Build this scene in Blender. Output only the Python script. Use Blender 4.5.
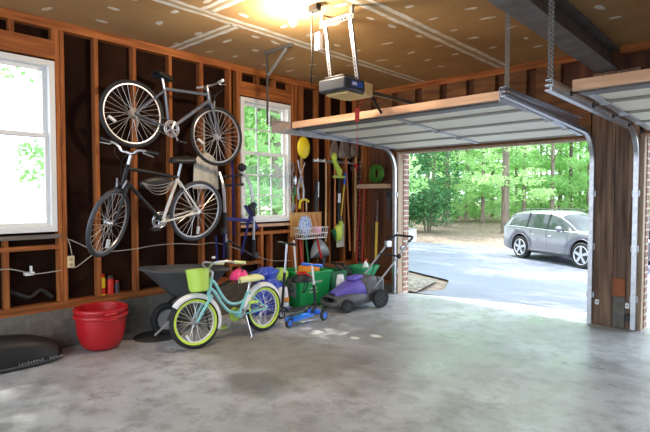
import bpy, bmesh, math, random
from mathutils import Vector, Matrix, Euler
random.seed(7)
PI = math.pi
scn = bpy.context.scene
COL = scn.collection
for o in list(bpy.data.objects): bpy.data.objects.remove(o)

# ---------------------------------------------------------------- camera
cd = bpy.data.cameras.new('camera'); cam = bpy.data.objects.new('camera', cd); COL.objects.link(cam)
cd.sensor_width = 36.0; cd.lens = 497.0/650.0*36.0; cd.clip_start = 0.05; cd.clip_end = 400
cam.matrix_world = Matrix.Translation((5.1, -6.3, 1.45)) @ Euler((math.radians(90-2.07), 0, math.radians(42.8)), 'XYZ').to_matrix().to_4x4()
scn.camera = cam
# ---------------------------------------------------------------- sky, sun, exposure
wd = bpy.data.worlds.new('sky'); scn.world = wd; wd.use_nodes = True
bg = wd.node_tree.nodes['Background']; bg.inputs[0].default_value = (0.76, 0.87, 1.0, 1); bg.inputs[1].default_value = 3.9
sd = bpy.data.lights.new('sun', 'SUN'); sun = bpy.data.objects.new('sun', sd); COL.objects.link(sun)
sd.energy = 7.0; sd.color = (1.0, 0.95, 0.86); sd.angle = math.radians(0.6)
sun.rotation_euler = Vector((1.35, -0.3, -2.0)).to_track_quat('-Z', 'Y').to_euler(); sun.location = (-10, 3, 20)
bl = bpy.data.lights.new('bulb_light', 'POINT'); bulb = bpy.data.objects.new('bulb_light', bl); COL.objects.link(bulb)
bl.energy = 75; bl.color = (1.0, 0.83, 0.63); bl.shadow_soft_size = 0.05; bulb.location = (1.87, -3.23, 2.93)
vs = scn.view_settings; vs.view_transform = 'Standard'; vs.look = 'None'; vs.gamma = 1; vs.use_curve_mapping = False
vs.exposure = 0.25

# ---------------------------------------------------------------- materials
def mat(name, color, rough=0.6, metal=0.0, noise=0.0, nscale=(8, 8, 8), color2=None, bump=0.0, spec=0.5, emit=None, estr=0, trans=0.0, coat=0.0, rand=0.0, detail=4.0, lo=0.35, hi=0.65):
    m = bpy.data.materials.new(name); m.use_nodes = True; nt = m.node_tree; N = nt.nodes; L = nt.links
    b = N['Principled BSDF']; b.inputs['Base Color'].default_value = (*color, 1); b.inputs['Roughness'].default_value = rough
    b.inputs['Metallic'].default_value = metal; b.inputs['Specular IOR Level'].default_value = spec
    b.inputs['Coat Weight'].default_value = coat
    if trans: b.inputs['Transmission Weight'].default_value = trans
    if emit: b.inputs['Emission Color'].default_value = (*emit, 1); b.inputs['Emission Strength'].default_value = estr
    if noise or color2 or bump:
        tc = N.new('ShaderNodeTexCoord'); mp = N.new('ShaderNodeMapping'); mp.inputs['Scale'].default_value = nscale
        L.new(tc.outputs['Object'], mp.inputs['Vector'])
        nz = N.new('ShaderNodeTexNoise'); nz.inputs['Scale'].default_value = 1; nz.inputs['Detail'].default_value = detail; L.new(mp.outputs[0], nz.inputs['Vector'])
        mr = N.new('ShaderNodeMapRange'); mr.inputs[1].default_value = lo; mr.inputs[2].default_value = hi; L.new(nz.outputs['Fac'], mr.inputs[0])
        c2 = color2 if color2 else tuple(c*(1-noise) for c in color)
        mx = N.new('ShaderNodeMix'); mx.data_type = 'RGBA'; mx.inputs[6].default_value = (*color, 1); mx.inputs[7].default_value = (*c2, 1)
        L.new(mr.outputs[0], mx.inputs[0]); out = mx.outputs[2]
        if rand:
            oi = N.new('ShaderNodeObjectInfo'); hs = N.new('ShaderNodeHueSaturation'); r2 = N.new('ShaderNodeMapRange')
            r2.inputs[3].default_value = 1-rand; r2.inputs[4].default_value = 1+rand
            L.new(oi.outputs['Random'], r2.inputs[0]); L.new(r2.outputs[0], hs.inputs['Value']); L.new(out, hs.inputs['Color']); out = hs.outputs[0]
        L.new(out, b.inputs['Base Color'])
        if bump:
            bp = N.new('ShaderNodeBump'); bp.inputs['Strength'].default_value = bump; bp.inputs['Distance'].default_value = 0.01
            L.new(nz.outputs['Fac'], bp.inputs['Height']); L.new(bp.outputs[0], b.inputs['Normal'])
    return m
M = {}
wc, wc2 = (0.44, 0.15, 0.042), (0.21, 0.062, 0.018)
M['wood_z'] = mat('stud_wood', wc, .7, spec=.2, nscale=(25, 25, 1.6), color2=wc2, rand=.18)
M['wood_y'] = mat('plate_wood', wc, .7, spec=.2, nscale=(25, 1.6, 25), color2=wc2, rand=.15)
M['wood_x'] = mat('header_wood', wc, .7, spec=.2, nscale=(1.6, 25, 25), color2=wc2, rand=.15)
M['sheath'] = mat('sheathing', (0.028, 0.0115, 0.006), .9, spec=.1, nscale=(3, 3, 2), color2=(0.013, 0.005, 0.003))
M['sheath_ply'] = mat('plywood_dark', (0.16, 0.055, 0.02), .8, nscale=(12, 12, 1.2), color2=(0.07, 0.022, 0.01))
M['osb'] = mat('header_ply', (0.26, 0.11, 0.035), .8, nscale=(3, 6, 14), color2=(0.13, 0.05, 0.018))
M['old_plank'] = mat('old_plank', (0.21, 0.13, 0.085), .85, nscale=(22, 22, 1.4), color2=(0.08, 0.042, 0.028), rand=.3)
M['orange_plank'] = mat('orange_block', (0.33, 0.10, 0.035), .8, nscale=(12, 12, 2), color2=(0.2, 0.06, 0.02))
M['pale_wood'] = mat('pale_wood', (0.66, 0.42, 0.27), .7, nscale=(2, 20, 20), color2=(0.52, 0.30, 0.17))
M['jamb_wood'] = mat('jamb_wood', (0.50, 0.38, 0.26), .7, nscale=(20, 20, 2), color2=(0.36, 0.25, 0.16))
M['grey_wood'] = mat('weathered_sill', (0.22, 0.19, 0.16), .8, nscale=(20, 2, 20), color2=(0.13, 0.11, 0.09))
M['white'] = mat('white_paint', (0.82, 0.82, 0.80), .45)
M['steel'] = mat('galvanised_steel', (0.55, 0.56, 0.58), .35, .9, nscale=(30, 30, 30), color2=(0.42, 0.43, 0.45))
M['steel_dull'] = mat('dull_steel', (0.20, 0.19, 0.18), .55, .7)
M['beam'] = mat('beam_grey', (0.26, 0.27, 0.28), .55, .35, nscale=(6, 6, 6), color2=(0.18, 0.18, 0.185))
M['chrome'] = mat('polished_metal', (0.75, 0.75, 0.77), .22, .95)
M['alloy'] = mat('silver_alloy', (0.62, 0.63, 0.66), .3, .8)
M['black'] = mat('black_plastic', (0.012, 0.012, 0.013), .5)
M['rubber'] = mat('black_rubber', (0.018, 0.018, 0.020), .75)
M['tyre_grey'] = mat('grey_tyre', (0.05, 0.055, 0.065), .5)
M['door_cream'] = mat('door_panel_cream', (0.93, 0.89, 0.73), .45, nscale=(2, 2, 2), color2=(0.90, 0.86, 0.69))
M['door_rib'] = mat('door_rib_grey', (0.30, 0.29, 0.25), .5, .2)
M['darkgrey'] = mat('dark_grey_plastic', (0.06, 0.062, 0.068), .5)
M['opener'] = mat('opener_grey', (0.045, 0.05, 0.06), .45)
M['screen_blue'] = mat('blue_label', (0.05, 0.12, 0.55), .3)
M['lens'] = mat('lens_amber', (0.72, 0.52, 0.22), .35)
M['red'] = mat('red_plastic', (0.55, 0.02, 0.015), .4)
M['tub_red'] = mat('red_tub', (0.52, 0.012, 0.018), .38, nscale=(3, 3, 3), color2=(0.42, 0.010, 0.014))
M['can_red'] = mat('red_can', (0.60, 0.03, 0.02), .35)
M['yellow'] = mat('yellow_plastic', (0.80, 0.62, 0.02), .4)
M['lime'] = mat('lime_plastic', (0.55, 0.80, 0.12), .4)
M['trimmer'] = mat('yellow_green_plastic', (0.50, 0.62, 0.07), .4)
M['lime_tyre'] = mat('lime_sidewall', (0.62, 0.85, 0.08), .5)
M['aqua'] = mat('aqua_paint', (0.28, 0.66, 0.68), .3, coat=.3)
M['cream_white'] = mat('white_gloss', (0.85, 0.85, 0.85), .25)
M['grip_cream'] = mat('pale_lime_rubber', (0.78, 0.83, 0.42), .5)
M['pink'] = mat('pink_plastic', (0.85, 0.06, 0.25), .35)
M['pink_pale'] = mat('pale_pink', (0.80, 0.35, 0.45), .5)
M['blue'] = mat('blue_plastic', (0.02, 0.16, 0.75), .35)
M['blue_bag'] = mat('blue_bag', (0.03, 0.08, 0.62), .45, nscale=(25, 25, 25), color2=(0.45, 0.55, 0.85), lo=.55, hi=.7)
M['blue_cloth'] = mat('blue_cloth', (0.10, 0.20, 0.50), .8, nscale=(50, 50, 50), color2=(0.6, 0.7, 0.85))
M['green_bin'] = mat('green_bin', (0.012, 0.36, 0.09), .4)
M['green_dark'] = mat('dark_green', (0.015, 0.16, 0.06), .4)
M['green_hopper'] = mat('green_hopper', (0.04, 0.38, 0.16), .45)
M['hose'] = mat('green_hose', (0.07, 0.22, 0.02), .5)
M['strap'] = mat('navy_strap', (0.025, 0.025, 0.16), .8)
M['wb_grey'] = mat('barrow_grey', (0.085, 0.09, 0.095), .5, nscale=(4, 4, 4), color2=(0.06, 0.062, 0.066))
M['purple'] = mat('purple_cover', (0.16, 0.12, 0.52), .4)
M['deck'] = mat('mower_deck_grey', (0.10, 0.10, 0.105), .5)
M['wheel_grey'] = mat('wheel_grey', (0.30, 0.30, 0.31), .5)
M['orange'] = mat('orange_cloth', (0.75, 0.28, 0.03), .8)
M['orange_handle'] = mat('orange_handle', (0.55, 0.17, 0.04), .5)
M['tan_handle'] = mat('ash_handle', (0.60, 0.36, 0.15), .6)
M['yellow_handle'] = mat('yellow_handle', (0.75, 0.50, 0.06), .5)
M['red_handle'] = mat('red_handle', (0.42, 0.015, 0.015), .5)
M['spade'] = mat('worn_blade', (0.28, 0.24, 0.21), .55, .4, nscale=(12, 12, 12), color2=(0.17, 0.12, 0.10))
M['spade_pale'] = mat('pale_blade', (0.50, 0.47, 0.38), .5, .3)
M['snow'] = mat('frosted_plastic', (0.60, 0.58, 0.50), .5, nscale=(14, 14, 3), color2=(0.45, 0.43, 0.36))
M['board'] = mat('yellow_board', (0.66, 0.36, 0.10), .65, nscale=(3, 10, 3), color2=(0.5, 0.25, 0.07))
M['cable'] = mat('cable_sheath', (0.42, 0.39, 0.32), .6)
M['outlet'] = mat('outlet_plate', (0.80, 0.68, 0.38), .5)
M['clearplastic'] = mat('grey_clear_plastic', (0.32, 0.36, 0.38), .3)
M['spoke'] = mat('spoke_steel', (0.72, 0.70, 0.68), .3, .6)
M['frame_white'] = mat('pearl_white_paint', (0.78, 0.76, 0.72), .25, coat=.4)
M['frame_grey'] = mat('grey_blue_paint', (0.14, 0.16, 0.20), .3, .3, coat=.4)
M['carpet'] = mat('dark_mat', (0.035, 0.032, 0.03), .9)
M['mag'] = mat('reflector', (0.8, 0.8, 0.8), .3)

def new_nodes(name):
    m = bpy.data.materials.new(name); m.use_nodes = True
    return m, m.node_tree.nodes, m.node_tree.links, m.node_tree.nodes['Principled BSDF']
def noise(N, L, vec, scale, detail=4, rough=.5):
    n = N.new('ShaderNodeTexNoise'); n.inputs['Scale'].default_value = scale; n.inputs['Detail'].default_value = detail; n.inputs['Roughness'].default_value = rough
    L.new(vec, n.inputs['Vector']); return n.outputs['Fac']
def mrange(N, L, v, a, b, c=0, d=1):
    n = N.new('ShaderNodeMapRange'); n.inputs[1].default_value = a; n.inputs[2].default_value = b; n.inputs[3].default_value = c; n.inputs[4].default_value = d
    L.new(v, n.inputs[0]); return n.outputs[0]
def mix(N, L, f, a, b, mode='MIX'):
    n = N.new('ShaderNodeMix'); n.data_type = 'RGBA'; n.blend_type = mode
    if isinstance(f, float): n.inputs[0].default_value = f
    else: L.new(f, n.inputs[0])
    for i, v in ((6, a), (7, b)):
        if isinstance(v, tuple): n.inputs[i].default_value = (*v, 1)
        else: L.new(v, n.inputs[i])
    return n.outputs[2]
# concrete floor: worn, mottled, with one dark oil stain and two small sun flecks put into the colour
def concrete():
    m, N, L, b = new_nodes('garage_concrete')
    tc = N.new('ShaderNodeTexCoord'); v = tc.outputs['Object']
    c = mix(N, L, mrange(N, L, noise(N, L, v, .9, 6, .6), .35, .65), (0.56, 0.58, 0.61), (0.36, 0.365, 0.375))
    c = mix(N, L, mrange(N, L, noise(N, L, v, 4.5, 8, .72), .46, .70), c, (0.22, 0.215, 0.205))
    c = mix(N, L, mrange(N, L, noise(N, L, v, 2.1, 8, .7), .60, .72), c, (0.56, 0.56, 0.56))
    def spot(c, px, py, rx, ry, col, amt, ang=0.0):
        mp = N.new('ShaderNodeMapping'); mp.vector_type = 'TEXTURE'; mp.inputs['Location'].default_value = (px, py, 0)
        mp.inputs['Rotation'].default_value = (0, 0, ang); mp.inputs['Scale'].default_value = (rx, ry, 1); L.new(v, mp.inputs[0])
        nz = N.new('ShaderNodeTexNoise'); nz.inputs['Scale'].default_value = 5; L.new(v, nz.inputs['Vector'])
        vm = N.new('ShaderNodeVectorMath'); vm.operation = 'LENGTH'; L.new(mp.outputs[0], vm.inputs[0])
        ad = N.new('ShaderNodeMath'); ad.operation = 'ADD'; L.new(vm.outputs['Value'], ad.inputs[0]); L.new(nz.outputs['Fac'], ad.inputs[1])
        return mix(N, L, mrange(N, L, ad.outputs[0], 1.15, 1.75, amt, 0), c, col)
    c = spot(c, 2.10, -3.83, .30, .24, (0.14, 0.135, 0.13), .75)
    c = spot(c, 1.60, -1.9, .7, .5, (0.17, 0.165, 0.15), .5)
    c = spot(c, 1.55, -3.3, 1.1, .5, (0.20, 0.165, 0.12), .6)
    c = spot(c, 2.6, -2.3, .9, .8, (0.22, 0.22, 0.20), .45)
    c = spot(c, 1.861, -2.344, .05, .04, (0.9, 0.88, 0.82), 1.0)
    c = spot(c, 1.968, -2.14, .07, .045, (0.85, 0.82, 0.74), .9)
    L.new(c, b.inputs['Base Color'])
    r = mrange(N, L, noise(N, L, v, 1.6, 5), .3, .7, .24, .5); L.new(r, b.inputs['Roughness'])
    bp = N.new('ShaderNodeBump'); bp.inputs['Strength'].default_value = .12; bp.inputs['Distance'].default_value = .01
    L.new(noise(N, L, v, 9, 6), bp.inputs['Height']); L.new(bp.outputs[0], b.inputs['Normal'])
    return m
M['concrete'] = concrete()
def drywall():
    m, N, L, b = new_nodes('bare_drywall')
    tc = N.new('ShaderNodeTexCoord'); v = tc.outputs['Object']
    c = mix(N, L, mrange(N, L, noise(N, L, v, 1.1, 5), .35, .65), (0.50, 0.31, 0.13), (0.38, 0.215, 0.085))
    L.new(c, b.inputs['Base Color']); b.inputs['Roughness'].default_value = .75
    return m
M['drywall'] = drywall()
M['mud'] = mat('joint_compound', (0.88, 0.85, 0.78), .7, nscale=(9, 9, 9), color2=(0.66, 0.58, 0.46))
M['tape'] = mat('paper_tape', (0.46, 0.34, 0.19), .8)
def block():
    m, N, L, b = new_nodes('concrete_block')
    tc = N.new('ShaderNodeTexCoord'); mp = N.new('ShaderNodeMapping'); mp.inputs['Rotation'].default_value = (0, 0, 0)
    sx = N.new('ShaderNodeSeparateXYZ'); cb = N.new('ShaderNodeCombineXYZ'); L.new(tc.outputs['Object'], sx.inputs[0])
    ad = N.new('ShaderNodeMath'); ad.operation = 'ADD'; ad.inputs[1].default_value = 20.03; L.new(sx.outputs['Y'], ad.inputs[0])
    az = N.new('ShaderNodeMath'); az.operation = 'ADD'; az.inputs[1].default_value = .025; L.new(sx.outputs['Z'], az.inputs[0])
    L.new(ad.outputs[0], cb.inputs[0]); L.new(az.outputs[0], cb.inputs[1])
    br = N.new('ShaderNodeTexBrick'); br.inputs['Scale'].default_value = 1; br.inputs['Brick Width'].default_value = .4; br.inputs['Row Height'].default_value = .2
    br.inputs['Mortar Size'].default_value = .006; br.inputs['Color1'].default_value = (0.17, 0.16, 0.135, 1); br.inputs['Color2'].default_value = (0.145, 0.135, 0.115, 1); br.inputs['Mortar'].default_value = (0.20, 0.19, 0.16, 1)
    L.new(cb.outputs[0], br.inputs['Vector'])
    c = mix(N, L, mrange(N, L, noise(N, L, tc.outputs['Object'], 14, 5), .4, .7, 0, .5), br.outputs['Color'], (0.07, 0.065, 0.058))
    L.new(c, b.inputs['Base Color']); b.inputs['Roughness'].default_value = .9
    return m
M['block'] = block()
def brick():
    m, N, L, b = new_nodes('red_brick')
    tc = N.new('ShaderNodeTexCoord'); sx = N.new('ShaderNodeSeparateXYZ'); cb = N.new('ShaderNodeCombineXYZ'); L.new(tc.outputs['Object'], sx.inputs[0])
    ad = N.new('ShaderNodeMath'); ad.operation = 'ADD'; L.new(sx.outputs['X'], ad.inputs[0]); L.new(sx.outputs['Y'], ad.inputs[1])
    ad2 = N.new('ShaderNodeMath'); ad2.operation = 'ADD'; ad2.inputs[1].default_value = 20.0; L.new(ad.outputs[0], ad2.inputs[0])
    L.new(ad2.outputs[0], cb.inputs[0]); L.new(sx.outputs['Z'], cb.inputs[1])
    br = N.new('ShaderNodeTexBrick'); br.inputs['Scale'].default_value = 1; br.inputs['Brick Width'].default_value = .20; br.inputs['Row Height'].default_value = .0785
    br.inputs['Mortar Size'].default_value = .010; br.inputs['Color1'].default_value = (0.36, 0.19, 0.14, 1); br.inputs['Color2'].default_value = (0.24, 0.12, 0.10, 1); br.inputs['Mortar'].default_value = (0.62, 0.57, 0.48, 1)
    L.new(cb.outputs[0], br.inputs['Vector']); L.new(br.outputs['Color'], b.inputs['Base Color']); b.inputs['Roughness'].default_value = .9
    return m
M['brick'] = brick()
def asphalt():
    m, N, L, b = new_nodes('asphalt')
    tc = N.new('ShaderNodeTexCoord'); v = tc.outputs['Object']
    c = mix(N, L, mrange(N, L, noise(N, L, v, .35, 5), .35, .65), (0.215, 0.23, 0.30), (0.17, 0.185, 0.25))
    c = mix(N, L, mrange(N, L, noise(N, L, v, 40, 3), .45, .7, 0, .4), c, (0.30, 0.30, 0.31))
    L.new(c, b.inputs['Base Color']); b.inputs['Roughness'].default_value = .7
    return m
M['asphalt'] = asphalt()
M['litter'] = mat('leaf_litter', (0.36, 0.27, 0.21), .9, nscale=(5, 5, 5), color2=(0.17, 0.115, 0.085), detail=8)
M['gravel'] = mat('gravel_leaves', (0.38, 0.33, 0.28), .9, nscale=(14, 14, 14), color2=(0.10, 0.085, 0.06), detail=8, bump=.6, lo=.42, hi=.58)
M['apron'] = mat('apron_concrete', (0.52, 0.52, 0.50), .7, nscale=(4, 4, 4), color2=(0.44, 0.44, 0.42))
def leafmat(name, c1, c2, tr=.5):
    m = bpy.data.materials.new(name); m.use_nodes = True; N = m.node_tree.nodes; L = m.node_tree.links
    for n in list(N): N.remove(n)
    out = N.new('ShaderNodeOutputMaterial'); d = N.new('ShaderNodeBsdfDiffuse'); t = N.new('ShaderNodeBsdfTranslucent'); ms = N.new('ShaderNodeMixShader'); ms.inputs[0].default_value = tr
    tc = N.new('ShaderNodeTexCoord'); c = mix(N, L, mrange(N, L, noise(N, L, tc.outputs['Object'], 1.2, 6, .8), .35, .65), c1, c2)
    L.new(c, d.inputs[0]); L.new(c, t.inputs[0]); L.new(d.outputs[0], ms.inputs[1]); L.new(t.outputs[0], ms.inputs[2]); L.new(ms.outputs[0], out.inputs[0])
    return m
M['leaf'] = leafmat('spring_leaf', (0.42, 0.68, 0.28), (0.28, 0.55, 0.20), .6)
M['leaf_pale'] = leafmat('pale_leaf', (0.55, 0.78, 0.38), (0.40, 0.66, 0.28), .6)
M['leaf_dark'] = leafmat('magnolia_leaf', (0.07, 0.19, 0.08), (0.13, 0.30, 0.13), .25)
M['bark'] = mat('bark', (0.30, 0.24, 0.19), .9, nscale=(9, 9, 2), color2=(0.17, 0.13, 0.105), rand=.35)
def glassmat():
    m = bpy.data.materials.new('window_glass'); m.use_nodes = True; N = m.node_tree.nodes; L = m.node_tree.links
    for n in list(N): N.remove(n)
    out = N.new('ShaderNodeOutputMaterial'); g = N.new('ShaderNodeBsdfGlossy'); g.inputs['Roughness'].default_value = .02; t = N.new('ShaderNodeBsdfTransparent'); t.inputs[0].default_value = (.97, .98, .98, 1)
    fr = N.new('ShaderNodeFresnel'); fr.inputs[0].default_value = 1.45; ms = N.new('ShaderNodeMixShader')
    ge = N.new('ShaderNodeNewGeometry'); mm = N.new('ShaderNodeMath'); mm.operation = 'SUBTRACT'; mm.inputs[0].default_value = 1; L.new(ge.outputs['Backfacing'], mm.inputs[1])
    m2_ = N.new('ShaderNodeMath'); m2_.operation = 'MULTIPLY'; L.new(fr.outputs[0], m2_.inputs[0]); L.new(mm.outputs[0], m2_.inputs[1])
    L.new(m2_.outputs[0], ms.inputs[0]); L.new(t.outputs[0], ms.inputs[1]); L.new(g.outputs[0], ms.inputs[2]); L.new(ms.outputs[0], out.inputs[0])
    return m
M['glass'] = glassmat()
M['car_silver'] = mat('car_silver', (0.24, 0.235, 0.27), .35, .5, coat=.6)
M['car_dark'] = mat('car_dark_blue', (0.03, 0.035, 0.05), .25, .4, coat=.8)
M['car_glass'] = mat('car_glass', (0.03, 0.04, 0.04), .05, 0, spec=.6)
M['lamp_white'] = mat('bulb_glow', (1, 1, 1), .3, emit=(1.0, 0.86, 0.66), estr=60)
M['head_lamp'] = mat('car_lamp', (0.8, 0.82, 0.85), .1, .2)
M['tail_red'] = mat('tail_lamp', (0.5, 0.02, 0.02), .15)

# ---------------------------------------------------------------- mesh building
def rotmat(a, b):      # matrix whose z runs from a to b, origin a
    a = Vector(a); b = Vector(b); d = b-a
    return Matrix.Translation(a) @ d.to_track_quat('Z', 'Y').to_matrix().to_4x4()
class MB:
    def __init__(s, T=None): s.v = []; s.f = []; s.T = T or Matrix(); s.mi = []; s.cur = 0
    def add(s, vs, fs):
        n = len(s.v); s.v += [s.T @ Vector(v) for v in vs]; s.f += [[i+n for i in f] for f in fs]; s.mi += [s.cur]*len(fs); return s
    def box(s, c, d, rot=None):
        hx, hy, hz = d[0]/2, d[1]/2, d[2]/2
        R = Matrix.Translation(c) @ (rot.to_4x4() if rot else Matrix())
        vs = [R @ Vector((x*hx, y*hy, z*hz)) for x in (-1, 1) for y in (-1, 1) for z in (-1, 1)]
        return s.add(vs, [(0, 1, 3, 2), (4, 6, 7, 5), (0, 4, 5, 1), (2, 3, 7, 6), (0, 2, 6, 4), (1, 5, 7, 3)])
    def b2(s, a, b): return s.box([(a[i]+b[i])/2 for i in range(3)], [abs(b[i]-a[i]) for i in range(3)])
    def tube(s, pts, r, seg=8, closed=False, flat=None):
        P = [Vector(p) for p in pts]; n = len(P); rr = r if isinstance(r, (list, tuple)) else [r]*n
        T = []
        for i in range(n):
            if closed: d = P[(i+1) % n]-P[i-1]
            else: d = P[min(i+1, n-1)]-P[max(i-1, 0)]
            T.append(d.normalized() if d.length > 1e-9 else Vector((0, 0, 1)))
        ref = Vector((0, 0, 1)) if abs(T[0].z) < .9 else Vector((1, 0, 0))
        u = (ref-T[0]*ref.dot(T[0])).normalized(); vs = []; fs = []
        for i in range(n):
            u = (u-T[i]*u.dot(T[i])).normalized(); w = T[i].cross(u)
            for k in range(seg):
                a = 2*PI*k/seg; x, y = math.cos(a)*rr[i], math.sin(a)*rr[i]
                if flat: y *= flat
                vs.append(P[i]+u*x+w*y)
        m = n if closed else n-1
        for i in range(m):
            j = (i+1) % n
            for k in range(seg): k2 = (k+1) % seg; fs.append((i*seg+k, i*seg+k2, j*seg+k2, j*seg+k))
        if not closed: fs += [list(range(seg))[::-1], [(n-1)*seg+k for k in range(seg)]]
        return s.add(vs, fs)
    def torus(s, c, R, r, axis=(0, 1, 0), seg=40, rs=8, flat=1.0):
        q = Vector(axis).to_track_quat('Z', 'Y').to_matrix(); vs = []; fs = []
        for i in range(seg):
            a = 2*PI*i/seg
            for k in range(rs):
                b_ = 2*PI*k/rs; p = Vector(((R+r*math.cos(b_))*math.cos(a), (R+r*math.cos(b_))*math.sin(a), r*flat*math.sin(b_)))
                vs.append(Vector(c)+q @ p)
        for i in range(seg):
            j = (i+1) % seg
            for k in range(rs): k2 = (k+1) % rs; fs.append((i*rs+k, j*rs+k, j*rs+k2, i*rs+k2))
        return s.add(vs, fs)
    def lathe(s, prof, c=(0, 0, 0), axis=(0, 0, 1), seg=24, sx=1, sy=1):
        q = Vector(axis).to_track_quat('Z', 'Y').to_matrix() if tuple(axis) != (0, 0, 1) else Matrix.Identity(3); vs = []; fs = []; n = len(prof)
        for r, z in prof:
            for k in range(seg):
                a = 2*PI*k/seg; vs.append(Vector(c)+q @ Vector((r*sx*math.cos(a), r*sy*math.sin(a), z)))
        for i in range(n-1):
            for k in range(seg): k2 = (k+1) % seg; fs.append((i*seg+k, i*seg+k2, (i+1)*seg+k2, (i+1)*seg+k))
        fs += [list(range(seg))[::-1], [(n-1)*seg+k for k in range(seg)]]
        return s.add(vs, fs)
    def cyl(s, a, b, r, seg=16): return s.tube([a, b], r, seg)
    def ball(s, c, rad, seg=16, rings=10, noise=0.0):
        if not isinstance(rad, (tuple, list)): rad = (rad,)*3
        vs = []; fs = []
        for i in range(rings+1):
            t = PI*i/rings
            for k in range(seg):
                a = 2*PI*k/seg; f = 1+random.uniform(-noise, noise) if 0 < i < rings else 1
                vs.append((c[0]+rad[0]*f*math.sin(t)*math.cos(a), c[1]+rad[1]*f*math.sin(t)*math.sin(a), c[2]+rad[2]*f*math.cos(t)))
        for i in range(rings):
            for k in range(seg): k2 = (k+1) % seg; fs.append((i*seg+k, (i+1)*seg+k, (i+1)*seg+k2, i*seg+k2))
        return s.add(vs, fs)
    def prism(s, poly, d, T=None):     # poly in local xy, extruded along z by d
        T = T or Matrix(); n = len(poly)
        vs = [T @ Vector((x, y, 0)) for x, y in poly]+[T @ Vector((x, y, d)) for x, y in poly]
        return s.add(vs, [list(range(n))[::-1], [n+i for i in range(n)]]+[(i, (i+1) % n, n+(i+1) % n, n+i) for i in range(n)])
    def sweep(s, path, prof, side=(1, 0, 0)):   # prof in (side, normal) plane
        P = [Vector(p) for p in path]; S = Vector(side); n = len(P); m = len(prof); vs = []; fs = []
        for i in range(n):
            t = (P[min(i+1, n-1)]-P[max(i-1, 0)]).normalized(); w = t.cross(S).normalized()
            for a, b_ in prof: vs.append(P[i]+S*a+w*b_)
        for i in range(n-1):
            for k in range(m): k2 = (k+1) % m; fs.append((i*m+k, i*m+k2, (i+1)*m+k2, (i+1)*m+k))
        fs += [list(range(m))[::-1], [(n-1)*m+k for k in range(m)]]
        return s.add(vs, fs)
    def grid(s, fn, nu, nv, thick=None):
        vs = [fn(i/nu, j/nv) for i in range(nu+1) for j in range(nv+1)]
        fs = [(i*(nv+1)+j, (i+1)*(nv+1)+j, (i+1)*(nv+1)+j+1, i*(nv+1)+j+1) for i in range(nu) for j in range(nv)]
        return s.add(vs, fs)
WM = {}
def build(name, mb, mats, parent=None, label=None, cat=None, group=None, kind=None, bevel=0, sharp=40, local=False, solid=0):
    me = bpy.data.meshes.new(name); me.from_pydata([tuple(v) for v in mb.v], [], mb.f)
    if not isinstance(mats, (list, tuple)): mats = [mats]
    for m in mats: me.materials.append(M[m] if isinstance(m, str) else m)
    if len(mats) > 1: me.polygons.foreach_set('material_index', mb.mi)
    if parent is not None and not local: me.transform(WM[parent.name].inverted())
    bm = bmesh.new(); bm.from_mesh(me); bmesh.ops.recalc_face_normals(bm, faces=bm.faces); bm.to_mesh(me); bm.free()
    me.polygons.foreach_set('use_smooth', [True]*len(me.polygons))
    if sharp < 180: me.set_sharp_from_angle(angle=math.radians(sharp))
    me.update()
    o = bpy.data.objects.new(name, me); COL.objects.link(o)
    if parent is not None: o.parent = parent; WM[o.name] = WM[parent.name]
    else: WM[o.name] = Matrix()
    if bevel: bv = o.modifiers.new('bevel', 'BEVEL'); bv.width = bevel; bv.segments = 2; bv.limit_method = 'ANGLE'
    if solid: so = o.modifiers.new('solid', 'SOLIDIFY'); so.thickness = solid; so.offset = 0
    tagp(o, label, cat, group, kind); return o
def tagp(o, label=None, cat=None, group=None, kind=None):
    if label: o['label'] = label
    if cat: o['category'] = cat
    if group: o['group'] = group
    if kind: o['kind'] = kind
def thing(name, label, cat, loc=(0, 0, 0), rotz=0, group=None, kind=None, matrix=None):
    o = bpy.data.objects.new(name, None); COL.objects.link(o); o.empty_display_size = .1
    mt = matrix if matrix is not None else Matrix.Translation(loc) @ Matrix.Rotation(rotz, 4, 'Z')
    o.matrix_world = mt; WM[o.name] = mt.copy(); tagp(o, label, cat, group, kind); return o
def copy_tree(o, parent=None):
    c = o.copy(); COL.objects.link(c)
    if parent is not None: c.parent = parent
    for ch in [x for x in COL.objects if x.parent == o]: copy_tree(ch, c)
    return c
def arc(c, r, a0, a1, n, plane='yz', fixed=0):
    out = []
    for i in range(n+1):
        a = a0+(a1-a0)*i/n; p, q = c[0]+r*math.cos(a), c[1]+r*math.sin(a)
        out.append({'yz': (fixed, p, q), 'xz': (p, fixed, q), 'xy': (p, q, fixed)}[plane])
    return out
def bez(p0, p1, p2, p3, n=10):
    P = [Vector(p) for p in (p0, p1, p2, p3)]
    return [P[0]*(1-t)**3+P[1]*3*t*(1-t)**2+P[2]*3*t*t*(1-t)+P[3]*t**3 for t in [i/n for i in range(n+1)]]
def catm(pts, n=5):
    P = [Vector(p) for p in pts]; P = [P[0]*2-P[1]]+P+[P[-1]*2-P[-2]]; out = []
    for i in range(1, len(P)-2):
        for k in range(n):
            t = k/n; a, b_, c, d = P[i-1:i+3]
            out.append(.5*((2*b_)+(c-a)*t+(2*a-5*b_+4*c-d)*t*t+(3*b_-a-3*c+d)*t**3))
    out.append(P[-2]); return out

ZC = 3.13      # ceiling height
YB = -8.6      # rear end of the garage
XR = 7.2       # right side of the garage
# ================================================================ SETTING
f = MB().b2((-.22, YB, -.15), (XR+.15, 0.02, 0)); build('floor', f, 'concrete', kind='structure')
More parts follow.
